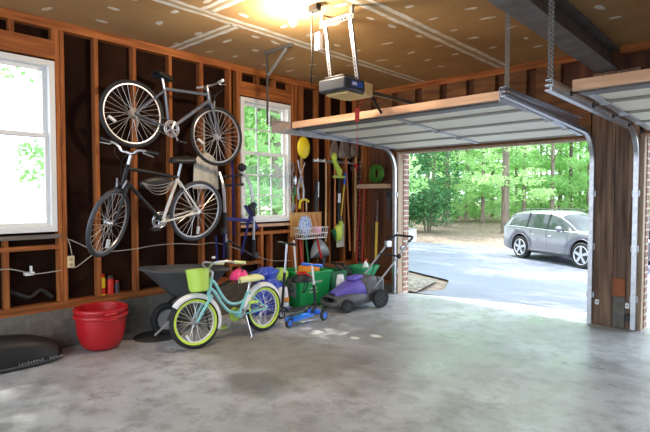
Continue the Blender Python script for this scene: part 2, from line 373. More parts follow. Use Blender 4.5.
# ceiling with joint compound strips and screw patches in its own mesh
c = MB(); c.b2((-.2, YB, ZC), (XR+.15, .12, ZC+.05))
def strip(x0, y0, x1, y1, gap=.05, w=.05, wob=.006):
    d = Vector((x1-x0, y1-y0, 0)); Ln = d.length; d.normalize(); n = Vector((-d.y, d.x, 0)); k = max(4, int(Ln/.12))
    for sgn in (-1, 1):
        vs = []; fs = []
        for i in range(k+1):
            p = Vector((x0, y0, ZC-.0015))+d*Ln*i/k
            vs.append(p+n*sgn*(gap/2+random.uniform(-wob, wob))); vs.append(p+n*sgn*(gap/2+w+random.uniform(-wob, wob)*1.5))
        for i in range(k): fs.append((2*i, 2*i+1, 2*i+3, 2*i+2))
        c.cur = 1; c.add(vs, fs)
    c.cur = 2; p0 = Vector((x0, y0, ZC-.001)); p1 = p0+d*Ln; c.add([p0+n*gap/2, p0-n*gap/2, p1-n*gap/2, p1+n*gap/2], [(0, 1, 2, 3)])
strip(1.19, YB, 1.19, 0); strip(2.41, YB, 2.41, 0, .06, .055); strip(3.72+1.22, YB, 4.94, 0)
strip(0, -3.30, 1.13, -3.30, .045, .05); strip(1.25, -3.70, 2.34, -3.70); strip(0, -6.9, 1.13, -6.9); strip(2.5, -6.2, 3.4, -6.2)
c.cur = 1
px = []
for ix in range(19):
    for iy in range(21):
        x = .25+ix*.40+random.uniform(-.05, .05); y = YB+.25+iy*.41+random.uniform(-.07, .07)
        if any(abs(x-sx) < .13 for sx in (1.19, 2.41, 4.94)) or abs(x-3.6) < .2 or random.random() < .12: continue
        n = 9; a0 = random.uniform(-.3, .3); rx, ry = random.uniform(.022, .036), random.uniform(.045, .085)
        if random.random() < .6: rx, ry = ry, rx
        pts = [Vector((x+math.cos(a0)*rx*math.cos(t)*q-math.sin(a0)*ry*math.sin(t)*q, y+math.sin(a0)*rx*math.cos(t)*q+math.cos(a0)*ry*math.sin(t)*q, ZC-.0016)) for t, q in [(2*PI*i/n, random.uniform(.8, 1.15)) for i in range(n)]]
        if y < -.2: c.add(pts, [list(range(n))])
build('ceiling', c, ['drywall', 'mud', 'tape'], kind='structure')

# ---- left wall (stud wall)
wl = thing('wall_left', None, None, (0, 0, 0), kind='structure')
W1 = (-5.95, -4.555); W2 = (-2.36, -1.50); WZ = (1.13, 2.74)
sh = MB()
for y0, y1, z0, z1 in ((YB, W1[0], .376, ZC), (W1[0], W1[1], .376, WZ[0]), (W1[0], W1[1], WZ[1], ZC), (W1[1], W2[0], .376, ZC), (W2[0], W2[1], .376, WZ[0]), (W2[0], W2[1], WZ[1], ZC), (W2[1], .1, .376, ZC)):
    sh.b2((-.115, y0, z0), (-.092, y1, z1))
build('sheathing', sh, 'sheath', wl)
build('block_base', MB().b2((-.2, YB, -.02), (.012, .1, .376)), 'block', wl)
build('sole_plate', MB().b2((-.092, YB, .377), (0.004, 0, .452)), 'wood_y', wl, bevel=.003)
build('top_plate', MB().b2((-.092, YB, 3.045), (0.0, 0, ZC-.001)), 'wood_y', wl, bevel=.003)
for y in (-8.3, -7.9, -7.5, -7.1, -6.7, -6.3, -6.0, -4.53, -4.487, -4.165, -3.765, -3.345, -2.935, -2.53, -2.40, -1.46, -1.385, -1.26, -.945, -.68, -.33, -.03):
    build('stud', MB().b2((-.091, y-.019, .452), (-.001, y+.019, 3.045)), 'wood_z', wl, bevel=.002)
for (a, b_) in (W1, W2):
    build('window_header', MB().b2((-.091, a-.02, 2.76), (-.002, b_+.02, 2.935)), 'wood_y', wl, bevel=.003)
    n = 3 if a > -5 else 4
    for k in range(n+1):
        y = a+(b_-a)*k/n; build('cripple_stud', MB().b2((-.091, y-.019, 2.935), (-.003, y+.019, 3.045)), 'wood_z', wl)
    build('sill_board', MB().b2((-.091, a-.02, 1.068), (.012, b_+.02, 1.105)), 'grey_wood' if a < -5 else 'pale_wood', wl)
    build('sill_board', MB().b2((-.091, a-.02, .965), (-.002, b_+.02, 1.005)), 'wood_y', wl)
for y in (-5.40, -4.985, -2.02, -1.86):
    build('cripple_stud', MB().b2((-.091, y-.019, .452), (-.002, y+.019, .965)), 'wood_z', wl)
    if y != -1.86: build('cripple_stud', MB().b2((-.091, y-.016, 1.005), (-.003, y+.016, 1.068)), 'wood_z', wl)
for y0, y1, z in ((-2.51, -2.04, .60), (-4.16, -3.8, .47)):
    if z > .5: build('cross_block', MB().b2((-.085, y0, z-.02), (-.004, y1, z+.02)), 'wood_y', wl)
# ---- windows
def window(name, y0, y1, z0, z1, cols, rows_up, rows_dn, grid=True):
    w = thing(name, None, None, (0, 0, 0), kind='structure')
    fr = MB(); t = .05; x0, x1 = -.10, .004
    for a, b_ in (((x0, y0, z0), (x1, y1, z0+t)), ((x0, y0, z1-t), (x1, y1, z1)), ((x0, y0, z0+t), (x1, y0+t, z1-t)), ((x0, y1-t, z0+t), (x1, y1, z1-t))): fr.b2(a, b_)
    build('window_frame', fr, 'white', w, bevel=.003)
    zm = z0+(z1-z0)*.565
    for nm, za, zb, xo, rows in (('lower_sash', z0+t, zm+.02, -.05, rows_dn), ('upper_sash', zm-.02, z1-t, -.085, rows_up)):
        s = MB(); a, b_ = y0+t, y1-t; q = .038
        s.b2((xo-.017, a, za), (xo+.017, b_, za+q)); s.b2((xo-.017, a, zb-q), (xo+.017, b_, zb)); s.b2((xo-.017, a, za+q), (xo+.017, a+q, zb-q)); s.b2((xo-.017, b_-q, za+q), (xo+.017, b_, zb-q))
        so = build(nm, s, 'white', w, bevel=.002)
        if grid:
            g = MB()
            for k in range(1, cols): y = a+q+(b_-a-2*q)*k/cols; g.b2((xo-.008, y-.008, za+q), (xo+.008, y+.008, zb-q))
            for k in range(1, rows): z = za+q+(zb-za-2*q)*k/rows; g.b2((xo-.008, a+q, z-.008), (xo+.008, b_-q, z+.008))
            build('muntin_grid', g, 'white', so)
        build('pane', MB().b2((xo-.002, a+q, za+q), (xo+.002, b_-q, zb-q)), 'glass', so)
    return w
window('window_1', W1[0], W1[1], WZ[0], WZ[1], 3, 1, 1, False)
window('window_2', W2[0], W2[1], WZ[0], WZ[1], 3, 2, 3)
# ---- front wall with two door openings
wf = thing('wall_front', None, None, (0, 0, 0), kind='structure')
DZ = 2.125; D1 = (.80, 3.45); D2 = (3.97, 6.62)
build('sheathing', MB().b2((0, .075, .1), (.79, .095, ZC)).b2((.79, .075, DZ+.02), (XR, .095, ZC)), 'sheath_ply', wf)
build('block_base', MB().b2((0, -.004, -.01), (.77, .09, .12)), 'block', wf)
build('sole_plate', MB().b2((.003, -.002, .12), (.76, .074, .16)), 'wood_x', wf)
for x in (.10, .155, .70): build('stud', MB().b2((x-.019, -.014, .16), (x+.019, .074, DZ+.6)), 'wood_z', wf)
build('top_plate', MB().b2((0.003, -.015, 3.045), (3.49, .074, ZC-.001)).b2((3.72, -.015, 3.045), (XR, .074, ZC-.001)), 'wood_x', wf)
build('door_header', MB().b2((.68, -.014, DZ+.02), (3.44, .074, 2.62)).b2((3.96, -.014, DZ+.02), (XR, .074, 2.62)), 'osb', wf, bevel=.003)
for k in range(18):
    x = .12+k*.405
    if 3.3 < x < 3.85: continue
    build('cripple_panel', MB().b2((x-.145, -.012, 2.62), (x+.145, .074, 3.045)), 'osb', wf)
build('door_jamb', MB().b2((.765, -.03, 0), (.803, .10, DZ+.02)), 'jamb_wood', wf)
build('door_jamb', MB().b2((3.437, -.02, 0), (3.462, .10, DZ+.02)), 'jamb_wood', wf)
build('door_jamb', MB().b2((3.93, -.02, 0), (3.975, .10, DZ+.02)), 'jamb_wood', wf)
build('head_jamb', MB().b2((.80, -.005, DZ-.005), (3.44, .13, DZ+.02)).b2((3.975, -.005, DZ-.005), (6.62, .13, DZ+.02)), 'jamb_wood', wf)
build('brick_pier', MB().b2((-.3, .10, -.6), (.815, .24, DZ+.03)), 'brick', wf)
build('brick_pier', MB().b2((3.44, .10, -.3), (3.985, .24, DZ+.03)), 'brick', wf)
build('brick_facing', MB().b2((-.3, .10, DZ+.03), (XR+.2, .24, 3.3)).b2((6.62, .10, -.3), (XR+.2, .24, DZ+.03)), 'brick', wf)
for i, (a, b_) in enumerate(((3.463, 3.575), (3.578, 3.70), (3.703, 3.83), (3.833, 3.93))):
    z0 = .30 if i == 2 else 0.001
    build('post_plank', MB().b2((a, -.045-.008*(i % 2), z0), (b_, .09, 2.86)), 'old_plank', wf, bevel=.004)
build('post_block', MB().b2((3.703, -.070, .36), (3.83, -.053, .56)), 'orange_plank', wf, bevel=.003)
build('concrete_kick', MB().b2((3.703, -.05, 0.001), (3.83, .09, .355)), 'block', wf, bevel=.01)
# right-hand wall beside the camera; the rear is left unbuilt so sky light comes in
build('wall_right', MB().b2((XR, YB, 0), (XR+.12, .1, ZC)), 'sheath_ply', kind='structure')
# ---- steel beam under the ceiling
bmz = 2.87
bt = thing('steel_beam', 'long grey steel I-beam running under the ceiling to the post between the doors', 'beam', (3.60, -4.2, bmz))
build('beam_web', MB().b2((3.593, YB, bmz+.014), (3.607, 0.07, ZC-.02)), 'beam', bt)
build('bottom_flange', MB().b2((3.49, YB, bmz), (3.71, 0.07, bmz+.014)), 'beam', bt)
build('top_flange', MB().b2((3.50, YB, ZC-.018), (3.70, .07, ZC-.002)), 'beam', bt)

# ================================================================ OUTSIDE GROUND
def gh(y):
    pts = ((.3, -.01), (1.5, -.13), (6, -.55), (9.5, -.70), (13, -.70), (20, -.42), (30, 0.0), (60, .6))
    if y <= pts[0][0]: return pts[0][1]
    for (a, za), (b_, zb) in zip(pts, pts[1:]):
        if y <= b_: return za+(zb-za)*(y-a)/(b_-a)
    return pts[-1][1]
def sheet(poly_fn, ny, nx, dz):
    mb = MB()
    def fn(u, v):
        x, y = poly_fn(u, v); return (x, y, gh(y)+dz)
    return mb.grid(fn, nx, ny)
fg = MB().grid(lambda u, v: (-60+110*u, .25+75*v, gh(.25+75*v)-.05+(.05*math.sin(31*u)*math.sin(23*v) if v > .3 else 0)), 60, 70)
build('ground', fg, 'litter', kind='structure')
def drive(u, v):
    x0 = 3.2-1.0*0; xl = 1.0-(1-v)*0
    ynear = .30; yfar = 14.4
    y = ynear+(yfar+(u-.5)*1.2-ynear)*v
    left = .95+(-.3*min(y, 2)) - max(0, y-2)*1.1*(1 if y < 9 else 1)
    left = .9-.5*max(0, y-1.2)-.9*max(0, y-3.2)
    left = max(left, -14)
    return (left+(16-left)*u, y)
dm = MB().grid(lambda u, v: (*drive(u, v), gh(drive(u, v)[1])-.005), 30, 50)
build('driveway', dm, 'asphalt', kind='structure')
ap = MB().prism([(.6, .02), (.93, .12), (1.9, .36), (3.0, .54), (XR, .60), (XR, .02)], .15, Matrix.Translation((0, 0, -.152)))
build('door_apron', ap, 'apron', kind='structure')
gv = MB().grid(lambda u, v: (-1.4+2.35*u-1.1*v*u, .25+2.6*v, gh(.25+2.6*v)+.012+.05*math.sin(PI*u)*math.sin(PI*v)), 16, 20)
build('gravel_bed', gv, 'gravel', kind='structure')
build('path_edge', MB().b2((.28, YB-9, -.3), (16, YB-.02, -.05)), 'asphalt', kind='structure')
build('side_yard', MB().b2((-40, -40, -.35), (-.22, .1, -.12)), 'litter', kind='structure')

# ================================================================ GARAGE DOORS, TRACKS, OPENER
def garage_door(x0, x1, label, yn=-2.22, zn=2.285):
    yf, zf = -.14, 2.165
    t = thing('garage_door', label, 'garage door', ((x0+x1)/2, yf, zf))
    d = Vector((0, yn-yf, zn-zf)); L_ = d.length; ang = math.atan2(zn-zf, yn-yf)
    ex = Vector((1, 0, 0)); ey = d.normalized(); ez = ex.cross(ey)
    if ez.z < 0: ez = -ez
    R = Matrix((ex, ey, ez)).transposed()
    def P(x, s, h): return Vector((x, yf, zf))+ey*s+ez*h
    sec = L_/4
    for i in range(4):
        s0, s1 = i*sec, (i+1)*sec
        p = build('door_section', MB().box(P((x0+x1)/2, (s0+s1)/2, .028), (x1-x0, sec-.012, .036), R), 'door_cream', t, bevel=.003)
        rb = MB()
        for s in (s0+.02, s1-.02): rb.box(P((x0+x1)/2, s, .004), (x1-x0, .026, .016), R)
        build('section_rib', rb, 'door_rib', p)
    st = MB()
    for x in (x0+.04, (x0+x1)/2, x1-.04): st.box(P(x, L_/2, .001), (.055, L_-.03, .014), R)
    build('stile', st, 'steel', t)
    for i in range(1, 4):
        for x in (x0+.05, (x0+x1)/2, x1-.05):
            h = MB().box(P(x, i*sec-.03, -.010), (.06, .05, .006), R).box(P(x, i*sec+.03, -.010), (.06, .05, .006), R).cyl(P(x-.035, i*sec, -.016), P(x+.035, i*sec, -.016), .008)
            build('hinge', h, 'steel', t)
    for i in range(0, 5):
        for x, sx in ((x0, -1), (x1, 1)):
            s = min(max(i*sec, .06), L_-.06)
            r = MB().cyl(P(x, s, -.016), P(x+sx*.035, s, -.016), .006).cyl(P(x+sx*.030, s, -.016), P(x+sx*.042, s, -.016), .020, 14)
            build('roller', r, 'black', t)
    build('strut', MB().box(P((x0+x1)/2, L_-.10, -.012), (x1-x0-.04, .10, .03), R), 'steel_dull', t)
    build('wood_rail', MB().box(P((x0+x1)/2, L_+.019, .018), (x1-x0+.01, .036, .075), R), 'pale_wood', t, bevel=.003)
    build('bottom_seal', MB().cyl(P(x0, -.012, .02), P(x1, -.012, .02), .016), 'rubber', t)
    return t
garage_door(.835, 3.415, 'raised cream garage door over the left opening, wood strip on its near edge and the opener above')
garage_door(4.01, 6.58, 'raised cream garage door at the right edge of the picture, over the right opening', -2.58, 2.205)
def track(x, yend, ztop, sgn, label, hang=()):
    t = thing('door_track', label, 'track', (x, -.1, 0))
    path = [(x, -.10, .02), (x, -.10, 1.0), (x, -.10, 1.82)]+arc((-.10-.34, 1.84), .34, 0, PI/2, 10, 'yz', x)[1:]
    zt = path[-1][2]; path += [(x, -.44-(abs(yend)-.44)*k/6, zt+(ztop-zt)*k/6) for k in range(1, 7)]
    w, h = .022, .021
    prof = [(-w*sgn, -h), (w*sgn, -h), (w*sgn, -h+.008), (-(w-.006)*sgn, -h+.008), (-(w-.006)*sgn, h-.008), (w*sgn, h-.008), (w*sgn, h), (-w*sgn, h)]
    build('rail', MB().sweep(path, prof), 'steel', t)
    L_ = abs(yend)-.5
    an = MB().b2((x-sgn*.028, -.55, zt+.012), (x-sgn*.032, yend, ztop+.045)); an.b2((x-sgn*.028, -.55, ztop+.05), (x+sgn*.02, yend, ztop+.055))
    build('track_angle', an, 'steel', t)
    for z in (.35, .9, 1.5): build('wall_bracket', MB().b2((x-.035, -.08, z-.035), (x+.035, -.06, z+.035)).b2((x-.03, -.12, z-.03), (x-.026, -.06, z+.03)), 'steel', t)
    for (hx, hy, brace) in hang:
        b_ = MB(); zz = ztop+.03
        while zz < ZC-.03:
            b_.b2((hx-.018, hy-.002, zz), (hx-.006, hy+.002, zz+.03)); b_.b2((hx+.006, hy-.002, zz), (hx+.018, hy+.002, zz+.03)); b_.b2((hx-.018, hy-.002, zz), (hx+.018, hy+.002, zz+.012)); zz += .03
        b_.b2((hx-.02, hy, ztop+.01), (hx-.016, hy+.03, ZC-.002))
        build('hanger_strap', b_, 'steel_dull', t)
        if brace:
            build('hanger_brace', MB().b2((hx-.05, hy-.02, ZC-.035), (hx+.42, hy+.015, ZC-.003)).tube([(hx+.02, hy, ZC-.28), (hx+.33, hy, ZC-.03)], .022, 4), 'steel_dull', t)
    return t
track(.785, -2.56, 2.285, -1, 'galvanised garage door track nearest the stud wall, hung on a braced pole', [(.72, -2.54, True)])
track(3.485, -2.54, 2.25, 1, 'galvanised garage door track on the left side of the middle post', [(3.50, -2.50, False)])
track(3.915, -2.82, 2.19, -1, 'galvanised garage door track on the right side of the middle post', [(3.92, -2.79, False)])

for x_, lb_ in ((3.555, 'small white door sensor low on the left side of the middle post'), (3.855, 'small white door sensor low on the right side of the middle post')):
    t_ = thing('door_sensor', lb_, 'sensor', (x_, -.08, .27)); build('sensor_body', MB().b2((x_-.02, -.085, .24), (x_+.02, -.053, .30)), 'cream_white', t_, bevel=.004); build('sensor_lens', MB().cyl((x_, -.088, .27), (x_, -.084, .27), .008, 10), 'black', t_)
tagp(build('black_junction_box', MB().b2((3.835, -.10, .10), (3.885, -.055, .17)), 'black', bevel=.004), 'small black box at the foot of the middle post beside the right track', 'box')
op = thing('garage_door_opener', 'dark grey garage door opener with amber light cover hanging from the ceiling', 'garage door opener', (2.05, -2.82, 2.40))
build('motor_housing', MB().b2((1.95, -2.99, 2.40), (2.27, -2.70, 2.52)), 'opener', op, bevel=.02)
build('top_cover', MB().b2((1.99, -2.96, 2.52), (2.23, -2.73, 2.545)), 'black', op, bevel=.01)
build('light_cover', MB().b2((1.99, -2.93, 2.375), (2.25, -2.66, 2.40)).b2((1.98, -2.70, 2.385), (2.265, -2.58, 2.51)), 'lens', op, bevel=.012)
build('label_panel', MB().b2((2.2705, -2.90, 2.44), (2.273, -2.74, 2.49)), 'screen_blue', op)
build('label_text_plate', MB().b2((2.2735, -2.89, 2.452), (2.2745, -2.83, 2.478)), 'cream_white', op)
rl = MB().b2((2.105, -2.60, 2.455), (2.135, -.02, 2.49)); build('drive_rail', rl, 'steel_dull', op)
build('header_bracket', MB().b2((2.06, -.05, 2.42), (2.18, -.015, 2.53)), 'steel', op)
build('trolley_arm', MB().tube([(2.12, -2.42, 2.44), (2.12, -2.25, 2.295), (2.12, -2.17, 2.33), (2.12, -2.16, 2.27)], .014, 6), 'black', op)
def perf(a, b_, w=.034, side=Vector((1, 0, 0)), th=.003):
    a = Vector(a); b_ = Vector(b_); d = b_-a; n = max(2, int(d.length/.034)); mb = MB(); u = d.normalized(); q = side.normalized(); r = u.cross(q)
    R = Matrix((q, r, u)).transposed()
    for sg in (-1, 1): mb.box((a+b_)/2+q*sg*w*.36, (w*.28, th, d.length), R)
    for i in range(n+1): mb.box(a+d*i/n, (w, th, .011), R)
    mb.box((a+b_)/2+q*w/2+r*w*.3, (th, w*.6, d.length), R)
    return mb
build('hanger_angle', perf((1.92, -2.93, ZC-.10), (2.31, -2.93, ZC-.10), .045, Vector((0, 0, 1))), 'steel', op)
build('hanger_angle', perf((2.02, -2.90, 2.52), (1.97, -2.93, ZC-.09)), 'steel', op)
build('hanger_angle', perf((2.25, -2.80, 2.51), (2.27, -2.93, ZC-.09)), 'steel', op)
build('top_angle', MB().b2((1.92, -2.93, ZC-.08), (1.95, -2.90, ZC-.001)), 'steel', op); build('top_angle', MB().b2((2.27, -2.93, ZC-.08), (2.30, -2.90, ZC-.001)), 'steel', op)
build('receiver_box', MB().b2((1.90, -2.985, 2.80), (1.96, -2.935, 2.96)), 'cream_white', op, bevel=.006)
build('release_cord', MB().cyl((2.12, -2.50, 2.44), (2.14, -2.66, 2.28), .004, 6).cyl((2.14, -2.66, 2.16), (2.14, -2.66, 1.90), .003, 6), 'red', op)
build('release_tag', MB().b2((2.115, -2.664, 2.165), (2.165, -2.656, 2.29)), 'red', op, bevel=.003)
tagp(build('power_cord', MB().tube(catm([(2.02, -3.14, ZC-.05), (2.015, -3.14, 2.9), (2.01, -3.13, 2.66), (1.96, -3.09, 2.50), (1.93, -3.05, 2.47)]), .006, 6).b2((2.00, -3.17, ZC-.055), (2.10, -3.11, ZC-.002)), 'black'), 'black power cord hanging from the ceiling socket down to the door opener', 'cord')
lf = thing('ceiling_light', 'glowing bare bulb in a white ceiling lampholder', 'ceiling light', (1.87, -3.23, ZC))
build('lampholder', MB().lathe([(.055, 0), (.055, -.012), (.035, -.04), (.028, -.06)], (1.87, -3.23, ZC-.001)), 'cream_white', lf)
build('light_bulb', MB().lathe([(.014, -.06), (.018, -.075), (.03, -.10), (.034, -.125), (.028, -.15), (.012, -.163), (.001, -.165)], (1.87, -3.23, ZC)), 'lamp_white', lf)

# ================================================================ BICYCLES
def bike(name, label, mt, o):
    T = thing(name, label, 'bicycle', matrix=mt)
    R = o['R']; wb = o['wb']; tr = o.get('tr', .016); HT = Vector(o['HT']); HB = Vector(o['HB']); FA = Vector((wb, 0, R)); RA = Vector((0, 0, R))
    BB = Vector(o['BB']); ST = Vector(o['ST']); SD = Vector(o['SD'])
    ax = (HT-HB).normalized(); ST_M = Matrix.Translation(HB) @ Matrix.Rotation(math.radians(o.get('steer', 0)), 4, ax) @ Matrix.Translation(-HB)
    def wheel(nm, c, TT, hub):
        rim = MB(TT).torus(c, R-tr*1.9-.006, .0105, (0, 1, 0), 48, 8, .75)
        w = build(nm, rim, o['rim'], T, local=True)
        build('tyre', MB(TT).torus(c, R-tr, tr, (0, 1, 0), 52, 8), o['tyre'], w, local=True)
        if o.get('sidewall'):
            sw = MB(TT)
            for sy in (-1, 1): sw.torus(Vector(c)+Vector((0, sy*tr*.66, 0)), R-tr*1.55, tr*.5, (0, 1, 0), 48, 6, .55)
            build('tyre_sidewall', sw, o['sidewall'], w, local=True)
        sp = MB(TT); ns = o.get('ns', 28)
        for k in range(ns):
            a = 2*PI*k/ns; s = 1 if k % 2 else -1; a2 = a+(.5 if (k//2) % 2 else -.5)
            p = Vector(c)+Vector((math.cos(a2)*.028, s*.028, math.sin(a2)*.028)); q = Vector(c)+Vector((math.cos(a), 0, math.sin(a)))*(R-tr*1.9-.012)
            sp.tube([p, q], o.get('sr', .0021), 4)
        build('spokes', sp, 'spoke', w, local=True)
        build('hub', MB(TT).cyl(c+Vector((0, -.045, 0)), c+Vector((0, .045, 0)), .016, 14).cyl(c+Vector((0, -.032, 0)), c+Vector((0, -.026, 0)), .034).cyl(c+Vector((0, .032, 0)), c+Vector((0, .026, 0)), .034), 'alloy', w, local=True)
        a = o.get('ra', 3.8); cc = c+Vector((math.cos(a), 0, math.sin(a)))*(R*.66)
        build('wheel_reflector', MB(TT).box(cc, (.024, .03, .085), Matrix.Rotation(a+PI/2-PI/2*0, 3, 'Y')), 'mag', w, local=True, bevel=.003)
    wheel('rear_wheel', RA, None, 1); wheel('front_wheel', FA, ST_M, 0)
    tb = o.get('t', .017); fm = o['frame']
    build('bottom_bracket', MB().cyl(BB+Vector((0, -.04, 0)), BB+Vector((0, .04, 0)), .026), fm, T, local=True)
    if o['style'] == 'diamond':
        build('down_tube', MB().tube([HB+ax*.03, BB], tb*1.15, 10), o.get('frame2', fm), T, local=True)
        build('top_tube', MB().tube([HT-ax*.04, ST], tb, 10), o.get('topm', fm), T, local=True)
    else:
        for k, dz in enumerate((0, -.085)):
            a = HT-ax*(.03+k*.08); e = BB.lerp(ST, .62-.42*k) if k == 0 else BB.lerp(ST, .12)
            build('frame_curved_tube', MB().tube(bez(a, a+Vector((-.10, 0, -.01)), Vector((BB.x+.22, 0, BB.z+.03-k*.02)), e, 14), tb, 10), fm, T, local=True)
    build('seat_tube', MB().tube([BB, ST], tb, 10), o.get('seatm', fm), T, local=True)
    build('head_tube', MB().tube([HB-ax*.015, HT], tb*1.2, 10), o.get('headm', fm), T, local=True)
    cs = MB(); ss = MB()
    for s in (-1, 1):
        cs.tube([BB+Vector((-.02, s*.02, 0)), BB.lerp(RA, .3)+Vector((0, s*.045, 0)), RA+Vector((0, s*.06, 0))], tb*.62, 8)
        ss.tube([BB.lerp(ST, .94)+Vector((-.01, s*.018, 0)), RA+Vector((0, s*.06, 0))], tb*.55, 8)
    build('chain_stays', cs, fm, T, local=True); build('seat_stays', ss, o.get('seatm', fm), T, local=True)
    fk = MB(ST_M)
    fk.box(HB+Vector((0, 0, -.02)), (.04, .12, .03))
    for s in (-1, 1):
        crown = HB+Vector((0, s*.05, -.025)); fk.tube([crown, crown.lerp(FA+Vector((0, s*.055, 0)), .7), FA+Vector((0, s*.055, 0))], [tb*1.0, tb*.85, tb*.6], 8)
    build('fork', fk, o['fork'], T, local=True)
    build('seat_post', MB().tube([ST, SD-Vector((0, 0, .03))], .0135, 10), o.get('post', 'alloy'), T, local=True)
    L_ = o.get('sl', .27); Wd = o.get('sw', .075)
    def sad(u, v):
        x = SD.x-L_*.45+L_*u; w = Wd*(1-u)**.6*.95+.018 if u < 1 else .016; a = (v-.5)*PI*1.25
        return Vector((x, w*math.sin(a), SD.z+.035*math.cos(a)-.02+.012*(1-u)**3+(.0 if 0 < u < 1 else -.01)))
    build('saddle', MB().grid(sad, 12, 12), o['saddle'], T, local=True, solid=.018, sharp=180)
    # stem and handlebar
    top = HT+ax*o.get('stemh', .05); hb = MB(ST_M); c = top+Vector((o.get('reach', .08), 0, o.get('rise', .02)))
    build('stem', MB(ST_M).tube([HT, top, c], .014, 8), o.get('stemm', 'alloy'), T, local=True)
    hw = o.get('hw', .29)
    if o['style'] == 'cruiser':
        half = [c, c+Vector((.02, .05, .03)), c+Vector((.01, .13, .075)), c+Vector((-.06, .21, .085)), c+Vector((-.17, .235, .065)), c+Vector((-.27, .245, .05))]
    elif o.get('riser'):
        half = [c, c+Vector((0, .06, .0)), c+Vector((0, .12, .05)), c+Vector((-.03, hw, .06))]
    else: half = [c, c+Vector((0, .15, .004)), c+Vector((-.02, hw, .008))]
    half = [Vector(p) for p in half]; full = [Vector((p.x, -p.y, p.z)) for p in half[::-1]]+half[1:]
    bar = build('handlebar', MB(ST_M).tube(catm(full, 4), .0115, 8), o.get('bar', 'alloy'), T, local=True)
    for s in (-1, 1):
        a, b_ = half[-2], half[-1]; d = (b_-a).normalized(); p0 = b_-d*.11; p1 = b_+d*.006
        g = lambda p: Vector((p.x, s*p.y, p.z))
        build('grip', MB(ST_M).tube([g(p0), g(p1)], .0165, 10), o.get('grip', 'black'), bar, local=True)
        if o.get('levers', True): build('brake_lever', MB(ST_M).tube([g(p0-d*.02), g(p0-d*.01+Vector((.035, 0, -.012))), g(p1-d*.02+Vector((.045, 0, -.03)))], .006, 6), 'alloy', bar, local=True)
    # cranks, drive side is right (-y)
    dy = -.048
    cr = MB().torus(BB+Vector((0, dy, 0)), o['cr']-.006, .007, (0, 1, 0), 36, 6, .5).torus(BB+Vector((0, dy, 0)), o['cr']*.72, .006, (0, 1, 0), 36, 6, .5)
    for k in range(5): a_ = 2*PI*k/5; cr.tube([BB+Vector((0, dy, 0)), BB+Vector((math.cos(a_)*(o['cr']-.006), dy, math.sin(a_)*(o['cr']-.006)))], .008, 5)
    ch = build('chainring', cr, o.get('crm', 'alloy'), T, local=True)
    ca = o.get('ca', -1.2)
    for s, a in ((-1, ca), (1, ca+PI)):
        e = BB+Vector((math.cos(a)*.16, s*.075, math.sin(a)*.16)); k = build('crank_arm', MB().tube([BB+Vector((0, s*.06, 0)), e], [.012, .009], 8), 'alloy', T, local=True)
        build('pedal', MB().box(e+Vector((0, s*.05, 0)), (.085, .075, .022)), o.get('pedal', 'black'), k, local=True, bevel=.004)
    chn = MB(); rr = o.get('cog', .035)
    chn.tube([BB+Vector((0, dy, o['cr'])), RA+Vector((0, dy, rr))], .004, 4).tube([BB+Vector((0, dy, -o['cr'])), RA+Vector((0, dy, -rr))], .004, 4)
    build('chain', chn, 'steel_dull', T, local=True)
    if o.get('cassette'):
        ct = MB()
        for i in range(5): ct.cyl(RA+Vector((0, -.03-i*.004, 0)), RA+Vector((0, -.0325-i*.004, 0)), .056-.006*i, 20)
        build('cassette', ct, 'steel_dull', T, local=True)
        build('derailleur', MB().tube([RA+Vector((0, -.07, -.03)), RA+Vector((.03, -.07, -.09)), RA+Vector((.02, -.07, -.15))], .012, 6), 'steel_dull', T, local=True)
    if o.get('brakes', True): build('rim_brake', MB(ST_M).tube([HB+Vector((.03, -.05, .03)), HB+Vector((.05, -.03, -.05))], .008, 6).tube([HB+Vector((.03, .05, .03)), HB+Vector((.05, .03, -.05))], .008, 6), 'alloy', T, local=True)
    cb = MB(ST_M).tube(catm([c+Vector((.02, .12, .02)), c+Vector((.10, .06, .0)), c+Vector((.08, .0, -.08)), HB+Vector((.05, 0, .06))]), .0035, 5).tube(catm([c+Vector((.02, -.12, .02)), c+Vector((.12, -.05, -.02)), c+Vector((.06, .0, -.10)), HT+Vector((.0, 0.02, -.06))]), .0035, 5)
    if o.get('levers', True): build('brake_cable', cb, 'black', T, local=True)
    return T, ST_M, c
def frame_to_world(rear, front, wb, R, lat):     # matrix putting the local rear axle on rear, front axle towards front
    rear, front = Vector(rear), Vector(front); X = (front-rear).normalized(); Y = Vector(lat); Y = (Y-X*Y.dot(X)).normalized(); Z = X.cross(Y)
    m = Matrix((X, Y, Z)).transposed().to_4x4(); return Matrix.Translation(rear) @ m @ Matrix.Translation((0, 0, -R))
